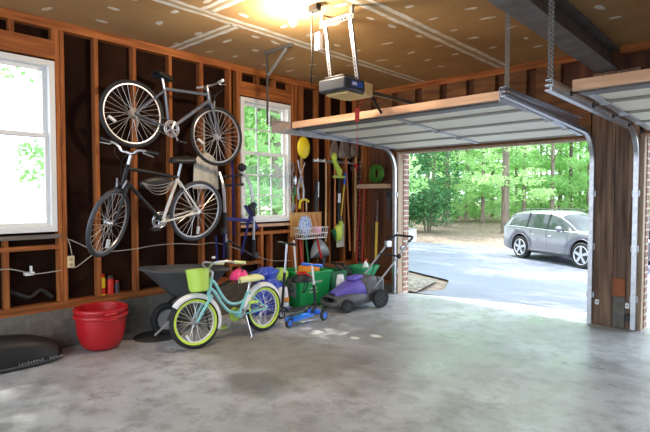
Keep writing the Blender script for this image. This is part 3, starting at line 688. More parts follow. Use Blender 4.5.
# upper bicycle: faces right, hung on the studs
m1 = frame_to_world((.20, -3.89, 2.306), (.20, -2.90, 2.175), 1.03, .345, (-1, 0, .0))
B1 = dict(style='diamond', R=.345, wb=1.03, tr=.020, BB=(.42, 0, .285), ST=(.31, 0, .70), SD=(.275, 0, .835), HB=(.885, 0, .70), HT=(.845, 0, .83), frame='frame_grey', fork='frame_grey', rim='alloy', tyre='rubber',
          saddle='black', cr=.092, ca=-1.0, cassette=True, grip='cream_white', hw=.28, t=.018, stemh=.06, reach=.05, steer=-4, ra=3.6, crm='alloy', ns=30, sl=.19, sw=.075)
bike('bicycle', 'grey hybrid bicycle hung highest on the studs, its handlebar to the right', m1, B1)
m2 = frame_to_world((.26, -3.19, 1.305), (.30, -4.20, 1.218), 1.03, .345, (1, 0, -.2))
B2 = dict(style='diamond', R=.345, wb=1.03, tr=.021, BB=(.43, 0, .28), ST=(.255, 0, .74), SD=(.215, 0, .935), HB=(.865, 0, .73), HT=(.815, 0, .90), frame='frame_white', frame2='black', topm='black', headm='black', fork='black', rim='alloy', tyre='tyre_grey',
          saddle='black', cr=.09, ca=2.9, cassette=True, grip='black', hw=.29, riser=True, steer=33, stemh=.10, reach=.07, rise=.03, ra=4.6, t=.018, sw=.10, sl=.24)
b2, s2, c2 = bike('bicycle', 'white and black city bicycle hung below the grey one, its handlebar to the left', m2, B2)
build('frame_bag', MB().ball((.52, .03, .70), (.19, .045, .07), 16, 10), 'black', b2, local=True)
# cables bundled on the top tube, part of the bag
bc = MB()
for k in range(4): bc.tube(catm([(.34, .07, .72), (.44, .085, .70-.030*k), (.58, .085, .69-.028*k), (.70, .06, .72)]), .0045, 5)
build('net_cord', bc, 'steel', b2, local=True)
# child's cruiser standing on the floor
m3 = Matrix.Translation((.955, -2.80, 0)) @ Matrix.Rotation(math.radians(-90+1.5), 4, 'Z') @ Matrix.Rotation(math.radians(4), 4, 'X')
B3 = dict(style='cruiser', R=.255, wb=.86, tr=.029, BB=(.34, 0, .235), ST=(.20, 0, .46), SD=(.17, 0, .60), HB=(.70, 0, .50), HT=(.655, 0, .66), frame='aqua', fork='aqua', rim='cream_white', tyre='rubber', sidewall='lime_tyre',
          saddle='grip_cream', cr=.065, ca=-.9, grip='grip_cream', pedal='lime', levers=False, stemh=.05, reach=.03, steer=-12, crm='lime', sw=.10, sl=.24, t=.016, brakes=False, ns=28, cog=.03, ra=5.2, post='chrome')
b3, s3, c3 = bike('child_bicycle', "aqua child's cruiser bicycle with lime tyres and lime front basket on the floor", m3, B3)
def fender(nm, cx, cz, a0, a1, TT, R=.278):
    def fn(u, v): a = a0+(a1-a0)*u; w = (v-.5)*.075; r = R-.012*abs(v-.5)**2*16; return Vector((cx+math.cos(a)*r, w, cz+math.sin(a)*r))
    build(nm, MB(TT).grid(fn, 24, 6), 'cream_white', b3, local=True, solid=.004, sharp=180)
fender('rear_fender', 0, .255, math.radians(5), math.radians(165), None); fender('front_fender', .86, .255, math.radians(40), math.radians(205), s3)
bk = MB(s3).lathe([(.080, -.115), (.096, -.0), (.112, .10), (.118, .102), (.112, .10), (.092, -.10), (.001, -.10)], (.795, 0, .66), (0, 0, 1), 26, 1.0, 1.15)
build('front_basket', bk, 'lime', b3, local=True)
build('chain_guard', MB().lathe([(.0, 0), (.075, 0), (.075, .012), (0, .012)], (.34, -.066, .235), (0, 1, 0), 24, 1, 1), 'lime', b3, local=True)
build('kickstand', MB().tube([(.27, .03, .22), (.30, .14, .015), (.33, .16, .012)], .008, 8), 'chrome', b3, local=True)
# training-free pedal discs and a small bell
build('bell', MB(s3).ball(tuple(c3+Vector((-.0, .12, .13))), (.02, .02, .016)), 'chrome', b3, local=True)

# ================================================================ HUNG ON THE WALL, LEFT TO RIGHT
ss_ = thing('snow_shovel', 'frosted pale plastic shovel hanging on a stud behind the bicycle wheels', 'shovel', (.05, -2.91, 1.5))
def blade(u, v):
    z = 1.985-.43*u; w = .165*math.sqrt(max(.02, 1-(1-min(1, u*2.4))**2))+.025*max(0, u-.4); y = -2.915+(v-.5)*2*w; x = .03+.045*(1-(2*v-1)**2)+.006*math.cos(v*PI*8)
    return Vector((x, y, z))
build('blade', MB().grid(blade, 14, 24), 'snow', ss_, solid=.005, sharp=180)
build('handle', MB().cyl((.04, -2.935, 1.90), (.03, -2.935, 2.40), .011, 8), 'cable', ss_)
bc_ = thing('bicycle_carrier', 'silver tube bicycle carrier with navy straps hanging left of the gridded window', 'bicycle carrier', (.10, -2.5, .7))
fr = MB().tube(catm([(.10, -2.77, 1.76), (.16, -2.76, 1.60), (.16, -2.74, 1.35), (.14, -2.72, 1.08), (.10, -2.66, .72)]), .018, 8)
fr.tube(catm([(.10, -2.47, 1.80), (.16, -2.38, 1.68), (.17, -2.32, 1.45), (.14, -2.28, 1.15), (.08, -2.24, .70)]), .018, 8)
build('tube_frame', fr, 'alloy', bc_)
for a_, b_, r_ in (((.11, -2.79, 1.70), (.11, -2.43, 1.74), .014), ((.11, -2.78, 1.59), (.11, -2.42, 1.62), .016), ((.13, -2.70, .96), (.13, -2.28, .70), .012)): build('cross_bar', MB().cyl(a_, b_, r_, 8), 'black', bc_)
for P_ in ([(.16, -2.735, 1.28), (.14, -2.72, 1.08)], [(.125, -2.695, .92), (.10, -2.66, .72)], [(.165, -2.31, 1.40), (.15, -2.29, 1.22)], [(.11, -2.26, .92), (.08, -2.24, .70)]): build('foam_sleeve', MB().tube(P_, .028, 10), 'black', bc_)
for p in ((.12, -2.45, 1.83), (.13, -2.32, 1.32), (.12, -2.73, 1.05), (.10, -2.24, .72)):
    build('clamp', MB().cyl((p[0]-.03, p[1], p[2]), (p[0]+.05, p[1], p[2]), .038, 12).ball(p, (.045, .05, .055)), 'black', bc_)
stp = MB()
for a, b_ in (((.125, -2.60, 1.92), (.125, -2.58, .98)), ((.13, -2.72, 1.32), (.13, -2.74, .72)), ((.15, -2.70, 1.20), (.15, -2.32, 1.16)), ((.14, -2.30, 1.40), (.14, -2.48, .75)), ((.14, -2.42, 1.36), (.14, -2.22, 1.06)), ((.14, -2.24, 1.38), (.14, -2.40, 1.10)), ((.12, -2.84, 1.0), (.12, -2.83, .60))):
    a, b_ = Vector(a), Vector(b_); stp.tube([a, (a+b_)/2+Vector((.012, 0, 0)), b_], .022, 4, flat=.15)
build('strap', stp, 'strap', bc_)
# wiring and outlet
ol = thing('wall_outlet', 'cream wall outlet on the stud beside the left window', 'outlet', (.0, -4.44, .83))
build('outlet_box', MB().b2((-.05, -4.475, .77), (.0, -4.405, .885)), 'outlet', ol, bevel=.004)
for z in (.80, .852): build('socket', MB().cyl((0, -4.44, z), (.003, -4.44, z), .016, 12), 'pale_wood', ol)
cbl = [('white cable looping along the studs behind the bicycles', [(-.03, -4.455, 1.05), (-.03, -4.36, 1.0), (-.03, -4.26, .945), (-.02, -4.12, .90), (-.03, -3.8, .905), (-.03, -3.6, .925), (-.04, -3.3, .93), (-.03, -3.0, .90), (-.03, -2.75, .90), (-.03, -2.37, .78), (-.03, -1.9, .61), (-.03, -1.5, .57)]),
       ('thin cable rising from beside the outlet behind the hanging front wheel', [(-.02, -4.44, .77), (-.02, -4.38, .78), (-.03, -4.24, .875), (-.03, -4.0, 1.0)]),
       ('short white cable from the window sill down to the outlet', [(-.02, -4.47, 1.06), (-.02, -4.45, 1.0), (-.02, -4.43, .89)]),
       ('pale cable strung through the bay below the left window', [(-.04, -5.3, .80), (-.03, -5.0, .815), (-.02, -4.85, .775), (-.02, -4.75, .745), (-.03, -4.53, .755)])]
for lb, pts in cbl: build('cable', MB().tube(catm([(max(p[0], -.012)+.016, p[1], p[2]) for p in pts], 4), .0045, 6), 'cable', None, lb, 'cable')
jb = thing('junction_box', 'small white cable clip in the bay below the left window', 'cable clip', (-.05, -4.78, .75))
build('clip_body', MB().b2((-.06, -4.84, .735), (-.0, -4.76, .765)).b2((-.05, -4.79, .765), (-.01, -4.775, .82)), 'cream_white', jb, bevel=.003)
build('tar_paper_roll', MB().tube(catm([(-.05, -4.95, .60), (-.03, -4.8, .53), (-.05, -4.7, .58), (-.04, -4.6, .50)]), .02, 8), 'black', None, 'dark cord bundle lying low in the bay below the left window', 'cord')
# spray cans on the sole plate
for nm, lb, y, h, m_, r in (('spray_can', 'yellow spray can with red band, leftmost on the wall plate', -4.125, .215, 'yellow', .033), ('spray_can', 'red spray can on the wall plate, between the yellow and dark cans', -4.04, .185, 'can_red', .033), ('spray_can', 'small dark can on the wall plate, right of the red spray can', -3.97, .13, 'darkgrey', .026)):
    t = thing(nm, lb, 'can', (-.045, y, .4525))
    build('can_body', MB().lathe([(r, 0), (r, h*.78), (r*.55, h*.86), (r*.5, h*.87)], (-.045, y, .4525), seg=20), m_, t)
    build('cap', MB().lathe([(r*.5, h*.87), (r*.78, h*.865), (r*.75, h), (r*.2, h+.002)], (-.045, y, .4525), seg=20), 'red' if m_ != 'can_red' else 'darkgrey', t)
    if m_ == 'yellow': build('band', MB().lathe([(r*1.01, 0.01), (r*1.01, h*.35)], (-.045, y, .4525), seg=20), 'red', t)
# red tubs, nested
for k, (lb) in enumerate(('big red plastic tub on the floor holding a second tub', 'red plastic tub nested inside the big one, its rim on top')):
    z = .055*k; s = 1.0; cc = (.275, -4.275, z+.002)
    t = thing('planter_tub', lb, 'tub', cc)
    s = .985 if k else 1.0
    build('tub_body', MB().lathe([(.001, .0), (.11*s, 0), (.15*s, .015), (.185*s, .06), (.212*s, .15), (.225*s, .27), (.228*s, .335), (.214*s, .335), (.20*s, .17), (.165*s, .06), (.12*s, .03), (.001, .025)], cc, seg=36), 'tub_red', t)
    build('rim', MB().torus((cc[0], cc[1], cc[2]+.328), .232*s, .017, (0, 0, 1), 40, 8, 1.2), 'tub_red', t)
    for sg in (-1, 1): build('handle', MB().box((cc[0]+sg*.232, cc[1]-.0, cc[2]+.305), (.03, .12, .03)), 'tub_red', t, bevel=.01)
# black moulded plastic case by the wall
bs = thing('cargo_case', 'low black moulded plastic cover lying on the floor at the left', 'cover', (.10, -5.1, 0))
def casef(u, v):
    y = -6.3+1.66*u; end = min(1, (1-u)*7)**.5; w = .185*(.55+.45*end); h = (.27-.03*u)*(.6+.4*end)*(1 if u < .75 else 1-(u-.75)*.9)
    pr = [(-1, 0), (-1.0, .55), (-.85, .9), (-.5, 1), (0, .92), (.5, 1), (.78, .86), (1.0, .38), (1.03, .08), (1.0, 0)]
    k = v*(len(pr)-1); i = min(int(k), len(pr)-2); t = k-i; a = pr[i][0]*(1-t)+pr[i+1][0]*t; b_ = pr[i][1]*(1-t)+pr[i+1][1]*t
    return Vector((.225+a*w-.02, y, .003+b_*h*1.0))
cm = MB().grid(casef, 30, 27)
build('shell', cm, 'black', bs, solid=.006, sharp=60)
build('rim_lip', MB().tube([(.41, -6.3, .03), (.41, -4.87, .028), (.375, -4.72, .026), (.33, -4.65, .025)], .012, 6), 'darkgrey', bs)
lt = MB()
random.seed(3)
y = -5.02
for k in range(16):
    if k in (9, 10): y += .022; continue
    z = .045+random.uniform(-.003, .003); lt.b2((.416, y, z), (.421, y+.006, z+random.uniform(.012, .022))); lt.b2((.416, y, z), (.421, y+.014, z+.004)); y += .022
build('lettering', lt, 'wheel_grey', bs)

# wheelbarrow
wb_ = thing('wheelbarrow', 'dark grey wheelbarrow against the wall behind the child bicycle', 'wheelbarrow', (.45, -3.5, 0))
def trayf(u, v):      # u: bottom->rim, v around
    a = 2*PI*v; c_, s_ = math.cos(a), math.sin(a); e = .62
    ex = math.copysign(abs(c_)**e, c_); ey = math.copysign(abs(s_)**e, s_)
    ly = (.20+.23*u); lx = (.15+.135*u); rim = .03*max(0, u-.9)*10
    return Vector((.37+ex*(lx+rim*.5), -3.36+ey*(ly+rim*.5)-.05*u*(ey < 0)-.02*u, .42+.27*u+.06*u*max(0, -ey)*0+.03*u*(-ey)))
tm = MB().grid(trayf, 8, 48); tm.add([trayf(0, j/48) for j in range(48)], [list(range(48))])
build('tray', tm, 'wb_grey', wb_, solid=.008, sharp=60)
build('tray_rim', MB().tube([trayf(1, j/48) for j in range(48)], .012, 6, True), 'wb_grey', wb_)
WC = Vector((.33, -3.62, .174))
wt = build('wheel', MB().lathe([(.001, -.03), (.09, -.034), (.105, -.04), (.105, .04), (.09, .034), (.001, .03)], WC, (1, 0, 0), 28), 'wheel_grey', wb_)
build('tyre', MB().torus(WC, .138, .035, (1, 0, 0), 36, 10), 'rubber', wt)
hd = MB()
for s in (-1, 1): hd.tube(catm([(.33+s*.07, -3.64, .17), (.34+s*.09, -3.56, .30), (.38+s*.16, -3.36, .40), (.40+s*.22, -2.95, .55)]), .016, 8)
hd.cyl(WC+Vector((-.10, 0, 0)), WC+Vector((.10, 0, 0)), .010, 8)
build('handle_frame', hd, 'black', wb_)
for s in (-1, 1): build('leg', MB().tube([(.38+s*.15, -3.30, .40), (.38+s*.15, -3.22, .012), (.38+s*.15, -3.12, .012)], .013, 8), 'black', wb_)
build('axle_bracket', MB().tube([(.42, -3.80, .05), (.43, -3.68, .14), (.43, -3.60, .19)], .012, 6), 'wheel_grey', wb_)
build('floor_mat', MB().lathe([(.001, 0), (.25, 0), (.24, .012), (.001, .014)], (.30, -3.70, .001), seg=24, sx=.9), 'carpet', None, 'dark round rubber mat under the wheelbarrow wheel', 'mat')

# yellow paddle, shears, hardware
def handtool(nm, lb, cat, parts, base, group=None):
    t = thing(nm, lb, cat, base, group=group)
    for p in parts: build(p[0], p[1], p[2], t, solid=p[3] if len(p) > 3 else 0)
    return t
handtool('yellow_scoop', 'bright yellow plastic scoop hanging right of the gridded window', 'scoop', [
    ('scoop_head', MB().ball((.10, -1.345, 2.16), (.055, .115, .155), 18, 12), 'yellow'),
    ('handle', MB().cyl((.06, -1.355, 2.03), (.06, -1.355, 1.60), .014, 8), 'tan_handle')], (.08, -1.35, 1.6))
handtool('hedge_shears', 'silver hedge shears hanging open below the yellow scoop', 'shears', [
    ('blades', MB().tube([(.08, -1.40, 1.72), (.08, -1.36, 1.82), (.08, -1.30, 1.95)], .012, 4).tube([(.08, -1.36, 1.72), (.08, -1.41, 1.86), (.08, -1.44, 1.98)], .012, 4), 'alloy'),
    ('pivot', MB().ball((.085, -1.38, 1.74), .025), 'steel'),
    ('handle', MB().tube([(.08, -1.40, 1.72), (.08, -1.44, 1.55), (.08, -1.42, 1.42)], .015, 8).tube([(.08, -1.36, 1.72), (.08, -1.32, 1.55), (.08, -1.33, 1.42)], .015, 8), 'alloy')], (.08, -1.38, 1.4))
chp = MB()
for k in range(16):
    z = 1.93-k*.046; chp.torus((.03, -1.49+.018*math.sin(k*1.3), z), .020, .006, (1, .6*(k % 2), .3), 12, 5)
build('hook_chain', chp, 'steel', None, 'steel chain with green links hanging on the stud beside the window', 'chain')
handtool('hand_trowel', 'green handled hand trowel hanging on the chain beside the window', 'trowel', [
    ('blade', MB().ball((.06, -1.47, 1.70), (.012, .030, .07)), 'alloy'), ('handle', MB().cyl((.06, -1.47, 1.62), (.06, -1.47, 1.48), .013, 8), 'green_dark')], (.06, -1.47, 1.5))
handtool('hand_cultivator', 'small green hand cultivator hanging lowest on the stud beside the window', 'cultivator', [
    ('tines', MB().tube([(.05, -1.50, 1.40), (.07, -1.52, 1.34), (.05, -1.52, 1.28)], .006, 5).tube([(.05, -1.50, 1.40), (.07, -1.50, 1.34), (.05, -1.50, 1.27)], .006, 5).tube([(.05, -1.50, 1.40), (.07, -1.48, 1.34), (.05, -1.48, 1.28)], .006, 5), 'steel'),
    ('handle', MB().cyl((.05, -1.50, 1.40), (.05, -1.49, 1.52), .012, 8), 'hose')], (.05, -1.5, 1.3))
handtool('folding_umbrella', 'closed black umbrella with a white strap hanging beside the yellow board', 'umbrella', [
    ('canopy', MB().tube([(.09, -1.06, 1.72), (.09, -1.08, 1.50), (.09, -1.09, 1.25)], [.012, .040, .028], 10), 'black'),
    ('strap', MB().cyl((.125, -1.065, 1.68), (.125, -1.07, 1.46), .009, 6), 'cream_white')], (.09, -1.08, 1.2))
handtool('curved_pipe', 'short yellow curved hook tool standing above the yellow board', 'hook', [
    ('hook', MB().tube(catm([(.07, -1.40, 1.30), (.07, -1.38, 1.40), (.07, -1.30, 1.43), (.07, -1.22, 1.40)]), .018, 8), 'yellow'),
    ('shaft', MB().cyl((.07, -1.26, 1.40), (.07, -1.26, 1.26), .010, 8), 'pale_wood')], (.07, -1.3, 1.26))
build('wooden_board', MB().b2((.003, -1.52, .905), (.032, -.90, 1.245)), 'board', None, 'yellow varnished board fixed on the studs behind the wire basket', 'board', bevel=.003)
bb = thing('wire_basket', 'small white wire basket hanging on the yellow board', 'basket', (.15, -1.25, .88))
wr = MB()
for z, e in ((1.03, 0), (.95, .012), (.88, .03)):
    wr.tube([(.045+e, -1.50+e, z), (.25-e, -1.50+e, z), (.25-e, -.98-e, z), (.045+e, -.98-e, z)], .0045, 6, True)
for k in range(12):
    y = -1.48+k*.0435; wr.tube([(.25, y, 1.03), (.22, y, .88), (.07, y, .88)], .003, 5)
for k in range(5):
    x = .07+k*.04; wr.tube([(x, -1.50, 1.03), (x, -1.47, .88), (x, -1.01, .88), (x, -.98, 1.03)], .003, 5)
build('wire_frame', wr, 'cream_white', bb)
build('blue_cloth', MB().ball((.155, -1.37, 1.05), (.075, .115, .145), 18, 12, .10), 'blue_cloth', None, 'blue and white patterned cloth stuffed in the wire basket', 'cloth')
tw = thing('pink_watering_can', 'pale pink toy watering can with red strings in the wire basket', 'watering can', (.16, -1.12, .95))
build('can_body', MB().lathe([(.055, 0), (.060, .05), (.055, .11), (.03, .115)], (.16, -1.13, .93), seg=20), 'pink_pale', tw)
build('spout', MB().tube([(.20, -1.10, .98), (.23, -1.03, 1.02)], [.016, .022], 10), 'black', tw)
build('string', MB().tube([(.06, -1.16, 1.22), (.14, -1.16, 1.04)], .006, 5).tube([(.06, -1.05, 1.22), (.14, -1.08, 1.04)], .006, 5), 'red', tw)
build('tool_rail', MB().b2((0.002, -1.06, 1.985), (.02, -.06, 2.02)), 'steel', None, 'thin steel tool rail on the studs holding the garden tools', 'rail')
for y in (-1.03, -.88, -.60, -.34, -.14):
    build('rail_hook', MB().tube([(.010, y, 2.0), (.07, y, 2.0), (.085, y, 2.03)], .008, 6).ball((.07, y, 2.0), .016), 'cream_white' if y < -.8 else 'steel', None, 'white tipped hook on the tool rail, left of the strimmer' if y < -.8 else 'steel hook on the tool rail between the shovels', 'hook', 'hooks on the tool rail' if y < -.8 else 'steel hooks on the tool rail')
def pole(pts, r, m_): return ('handle', MB().tube(pts, r, 8), m_)
def shovel_blade(cx, y, z, w, h, tip=.0):
    def fn(u, v):
        ww = w/2*(1-.35*u**3)*(1 if not tip else math.cos(u*1.35)**.5); return Vector((cx+.03*(1-(2*v-1)**2), y+(2*v-1)*ww, z+h*u))
    return MB().grid(fn, 10, 10)
handtool('leaning_pole', 'slim tan wooden pole left of the strimmer', 'pole', [pole([(.07, -.845, 1.99), (.09, -.875, .80)], .014, 'tan_handle')], (.08, -.87, .8))
handtool('round_shovel', 'round point shovel hung blade up, leftmost of the raised blades', 'shovel', [
    ('blade', shovel_blade(.07, -.655, 2.06, .21, .29, 1), 'spade', .006), pole([(.08, -.655, 2.10), (.08, -.66, .95)], .016, 'orange_handle')], (.08, -.65, .9))
handtool('string_trimmer', 'lime green string trimmer hung with its motor up beside the round shovel', 'string trimmer', [
    ('motor_head', MB().ball((.12, -.72, 2.06), (.04, .05, .07)).tube([(.12, -.72, 2.02), (.12, -.66, 1.92), (.12, -.60, 1.86), (.12, -.60, 1.76)], [.03, .042, .05, .03], 8), 'trimmer'),
    ('trigger_grip', MB().box((.13, -.62, 1.77), (.04, .24, .035)), 'trimmer'),
    ('shaft', MB().tube([(.12, -.60, 1.80), (.12, -.62, 1.05)], .015, 8), 'black'),
    ('front_handle', MB().cyl((.125, -.605, 1.52), (.125, -.61, 1.38), .022, 8), 'cream_white'),
    ('guard', MB().ball((.14, -.65, .92), (.06, .09, .13)).box((.14, -.60, 1.04), (.05, .05, .12)), 'trimmer'),
    ('cutting_head', MB().cyl((.14, -.68, .84), (.14, -.76, .97), .035, 12), 'green_dark')], (.12, -.65, .8))
handtool('drain_spade', 'narrow drain spade hung blade down on a yellow handle with blue grip', 'spade', [
    ('blade', MB().b2((.10, -.645, .70), (.108, -.47, 1.06)), 'spade_pale'), ('socket', MB().cyl((.105, -.55, 1.02), (.10, -.545, 1.18), .018, 8), 'spade'),
    ('handle', MB().tube([(.10, -.545, 1.15), (.09, -.43, 1.80)], .015, 8), 'yellow_handle'), ('grip', MB().tube([(.092, -.455, 1.66), (.088, -.425, 1.84)], .020, 8), 'blue')], (.1, -.55, .7))
handtool('square_shovel', 'wide square shovel hung blade up, middle of the raised blades', 'shovel', [
    ('blade', shovel_blade(.06, -.40, 2.06, .28, .28), 'spade', .006), pole([(.08, -.40, 2.10), (.09, -.31, .62)], .015, 'orange_handle')], (.08, -.3, .6))
handtool('flat_shovel', 'brown flat shovel hung blade up, rightmost of the raised blades', 'shovel', [
    ('blade', shovel_blade(.06, -.155, 2.10, .22, .26), 'spade', .006), ('handle', MB().tube([(.08, -.155, 2.14), (.09, -.17, .78)], .015, 8), 'tan_handle'), ('red_grip', MB().ball((.09, -.16, 1.94), (.03, .03, .075)), 'red')], (.08, -.1, .8))
handtool('garden_rake', 'garden rake with a dark handle standing between the shovels', 'rake', [
    ('rake_head', MB().cyl((.09, -.30, 1.93), (.09, -.06, 1.93), .008, 6).b2((.085, -.29, 1.88), (.095, -.28, 1.93)).b2((.085, -.24, 1.88), (.095, -.23, 1.93)).b2((.085, -.19, 1.88), (.095, -.18, 1.93)).b2((.085, -.14, 1.88), (.095, -.13, 1.93)).b2((.085, -.09, 1.88), (.095, -.08, 1.93)), 'steel_dull'),
    pole([(.09, -.185, 1.92), (.11, -.21, .60)], .013, 'tan_handle')], (.1, -.2, .6))
# on the short wall beside the opening
build('wall_shelf', MB().b2((.135, -.20, 1.60), (.665, -.016, 1.665)), 'pale_wood', None, 'short wooden shelf on the end wall holding the green hose', 'shelf', bevel=.003)
hs = MB()
for k in range(9): hs.torus((.46+.004*k, -.115+.004*(k % 3), 1.835), .085+.010*(k % 5), .011, (.25, 1, 0), 36, 8, 1.0)
for k in range(4): hs.torus((.45, -.16+.025*k, 1.825), .128, .011, (.35, 1, .1*k), 36, 8)
build('garden_hose', hs, 'hose', None, 'coiled green garden hose standing on the short shelf', 'hose')
handtool('hand_saw', 'dark hand saw hanging under the shelf by the door track', 'saw', [
    ('blade', MB().prism([(-.055, 0), (.055, 0), (.012, -.46), (-.012, -.46)], .004, Matrix.Translation((.63, -.03, 1.56)) @ Matrix.Rotation(PI/2, 4, 'X')), 'darkgrey'), ('handle', MB().torus((.63, -.034, 1.50), .032, .014, (0, 1, 0), 16, 6), 'black')], (.63, -.03, 1.1))
handtool('edging_tool', 'yellow and tan handled edging tool standing under the shelf', 'edger', [
    ('handle', MB().cyl((.44, -.08, 1.08), (.44, -.10, .50), .022, 8), 'yellow_handle'), ('shaft', MB().cyl((.44, -.06, 1.42), (.44, -.08, 1.06), .010, 8), 'spade')], (.44, -.1, .5))
handtool('red_pole', 'slim red pole leaning in the corner left of the shelf', 'pole', [pole([(.19, -.06, 1.60), (.20, -.16, .02)], .014, 'red_handle')], (.2, -.16, 0))
handtool('brown_pole', 'dark red broom handle leaning in the corner beside the slim red pole', 'pole', [pole([(.10, -.06, 1.75), (.13, -.22, .02)], .014, 'red_handle'), ('broom_head', MB().b2((.04, -.30, .003), (.24, -.20, .10)), 'darkgrey')], (.13, -.22, 0))
# brooms leaning under the wire basket
for lb, y0, y1, m_ in (('white broom handle leaning under the wire basket, leftmost of three', -1.50, -1.56, 'cream_white'), ('red broom handle leaning under the wire basket, middle of three', -1.38, -1.42, 'red'), ('green broom handle leaning under the wire basket, right of three', -1.26, -1.27, 'green_dark')):
    handtool('broom', lb, 'broom', [pole([(.06, y0, .86), (.20, y1, .04)], .013, m_), ('broom_head', MB().b2((.17, y1-.08, .004), (.25, y1+.08, .075)), 'darkgrey')], (.2, y1, 0))
dp = MB().grid(lambda u, v: Vector((.05+.10*math.sin(PI*u)*math.sin(PI*v)**.5, -.985+.175*math.cos(PI*v)*(1), .575+.27*math.sin(PI*v)*u)), 10, 20)
handtool('dust_pan', 'grey half round dustpan hanging below the wire basket with a black brush', 'dustpan', [('pan', dp, 'clearplastic', .006), ('brush_handle', MB().tube([(.14, -1.12, .90), (.16, -1.04, .56)], .015, 8), 'red'), ('brush', MB().box((.17, -1.02, .52), (.04, .06, .14)), 'black')], (.1, -1, .55))

# ================================================================ ON THE FLOOR
# recycling bin
RB = Matrix.Translation((.335, -1.55, 0)) @ Matrix.Rotation(math.radians(-10), 4, 'Z')
rb = thing('recycling_bin', 'green recycling bin with a white recycling mark behind the scooters', 'bin', matrix=RB)
def tub(w0, d0, w1, d1, h, th=.012):
    vs = []; 
    for (w, d, z) in ((w0, d0, 0), (w1, d1, h), (w1-th, d1-th, h), (w0-th, d0-th, th)): vs += [(-w, -d, z), (w, -d, z), (w, d, z), (-w, d, z)]
    fs = [(0, 1, 2, 3)[::-1], (12, 13, 14, 15)]
    for a in (0, 4, 8):
        for k in range(4): k2 = (k+1) % 4; fs.append((a+k, a+k2, a+4+k2, a+4+k))
    return MB().add(vs, fs)
build('bin_body', tub(.20, .22, .25, .26, .48), 'green_bin', rb, local=True, bevel=.012)
rm = MB()
for a, b_ in (((-.265, -.275, .45), (.265, -.235, .482)), ((-.265, .235, .45), (.265, .275, .482)), ((-.265, -.235, .45), (-.225, .235, .482)), ((.225, -.235, .45), (.265, .235, .482))): rm.b2(a, b_)
build('bin_rim', rm, 'green_bin', rb, local=True, bevel=.006)
# the recycling mark: three bent arrows on a pale square, on the front (-y local) face
def on_face(side, u, h, o_=.004):   # point on front (-y) or right (+x) sloped face
    k = h/.48
    if side == 'front': return Vector((u+.07, -(.22+.04*k)-o_, h))
    return Vector(((.20+.05*k)+o_, u, h))
pl = MB().add([on_face('front', -.14, .14, .002), on_face('front', .06, .14, .002), on_face('front', .06, .38, .002), on_face('front', -.14, .38, .002)], [(0, 1, 2, 3)])
build('mark_panel', pl, 'wheel_grey', rb, local=True)
ar = MB()
for k in range(3):
    a0 = math.radians(90+120*k)
    pts = []
    A = Vector((math.cos(a0), math.sin(a0))); B = Vector((math.cos(a0-2.094), math.sin(a0-2.094)))
    p0 = A.lerp(B, .16); p1 = A.lerp(B, .70); tip = A.lerp(B, .92); n = Vector(((B-A).y, -(B-A).x)).normalized()
    for q in ([p0+n*.16, p1+n*.16, p1-n*.16, p0-n*.16], [p1+n*.34, tip, p1-n*.34]):
        vs = [on_face('front', -.04+v.x*.075, .255+v.y*.080, .004) for v in q]; ar.add(vs, [list(range(len(vs)))])
build('recycling_mark', ar, 'green_dark', rb, local=True)
tx = MB(); random.seed(5)
for row, (h, n, s) in enumerate(((.33, 8, 1.0), (.25, 6, .8), (.20, 8, .7))):
    u = -.09
    for k in range(n):
        q = [(u, h), (u+.010*s, h), (u+.010*s, h+.030*s), (u, h+.030*s)]; tx.add([on_face('right', a, b_) for a, b_ in q], [(0, 1, 2, 3)])
        q = [(u, h), (u+.019*s, h), (u+.019*s, h+.008), (u, h+.008)] if k % 2 else [(u, h+.022*s), (u+.019*s, h+.022*s), (u+.019*s, h+.030*s), (u, h+.030*s)]
        tx.add([on_face('right', a, b_) for a, b_ in q], [(0, 1, 2, 3)]); u += .026*s
build('bin_lettering', tx, 'cream_white', rb, local=True)
def oncoord(mt, x, y, z): return tuple(mt @ Vector((x, y, z)))
build('orange_blanket', MB().ball(oncoord(RB, .02, .04, .47), (.15, .16, .09), 20, 12, .07), 'orange', None, 'crumpled orange blanket heaped in the green recycling bin', 'blanket')
build('storage_bin', tub(.19, .14, .22, .17, .42), 'green_dark', None, 'dark green storage tub behind the recycling bin, beside the studs', 'bin').location = (.28, -1.03, 0)
bagm = MB()
bagm.grid(lambda u, v: Vector((.30+.13*math.cos(2*PI*v)*(1-.45*u**2)+random.uniform(-.008, .008), -2.16+.27*math.sin(2*PI*v)*(1-.35*u**2)+random.uniform(-.012, .012), .003+.50*u**.8+random.uniform(-.006, .006)*(u > 0)+.025*math.sin(7*v*2*PI)*u**3)), 12, 40)
build('blue_shopping_bag', bagm, 'blue_bag', None, 'blue patterned shopping bag full of toys against the studs', 'bag', solid=.006, sharp=180)
build('lime_toy_bag', MB().ball((.34, -2.02, .46), (.10, .12, .09), 18, 12, .12), 'lime', None, 'crumpled lime bag bulging out of the blue shopping bag', 'bag')
build('blue_tarp', MB().ball((.30, -2.22, .50), (.13, .20, .075), 22, 12, .16), 'blue_bag', None, 'crumpled blue and white tarp on top of the blue shopping bag', 'tarp')
def whitebag(nm, lb, c_, w, h, mark=None):
    t = thing(nm, lb, 'bag', c_)
    def fn(u, v): a = 2*PI*v; e = 1-.25*u**4; return Vector((c_[0]+.055*math.cos(a)*(1-.75*u**3), c_[1]+w*math.sin(a)*e, c_[2]+.003+h*u))
    build('bag_body', MB().grid(fn, 10, 28), 'cream_white', t, solid=.004, sharp=180)
    if mark:
        for m_, u0, u1 in mark:
            def f2(u, v, u0=u0, u1=u1): q = fn(u0+(u1-u0)*u, .94+.22*v-.0); return q+Vector((.007, 0, 0))+(Vector((.004, 0, 0)))
            build('bag_print', MB().grid(f2, 4, 8), m_, t, solid=.002, sharp=180)
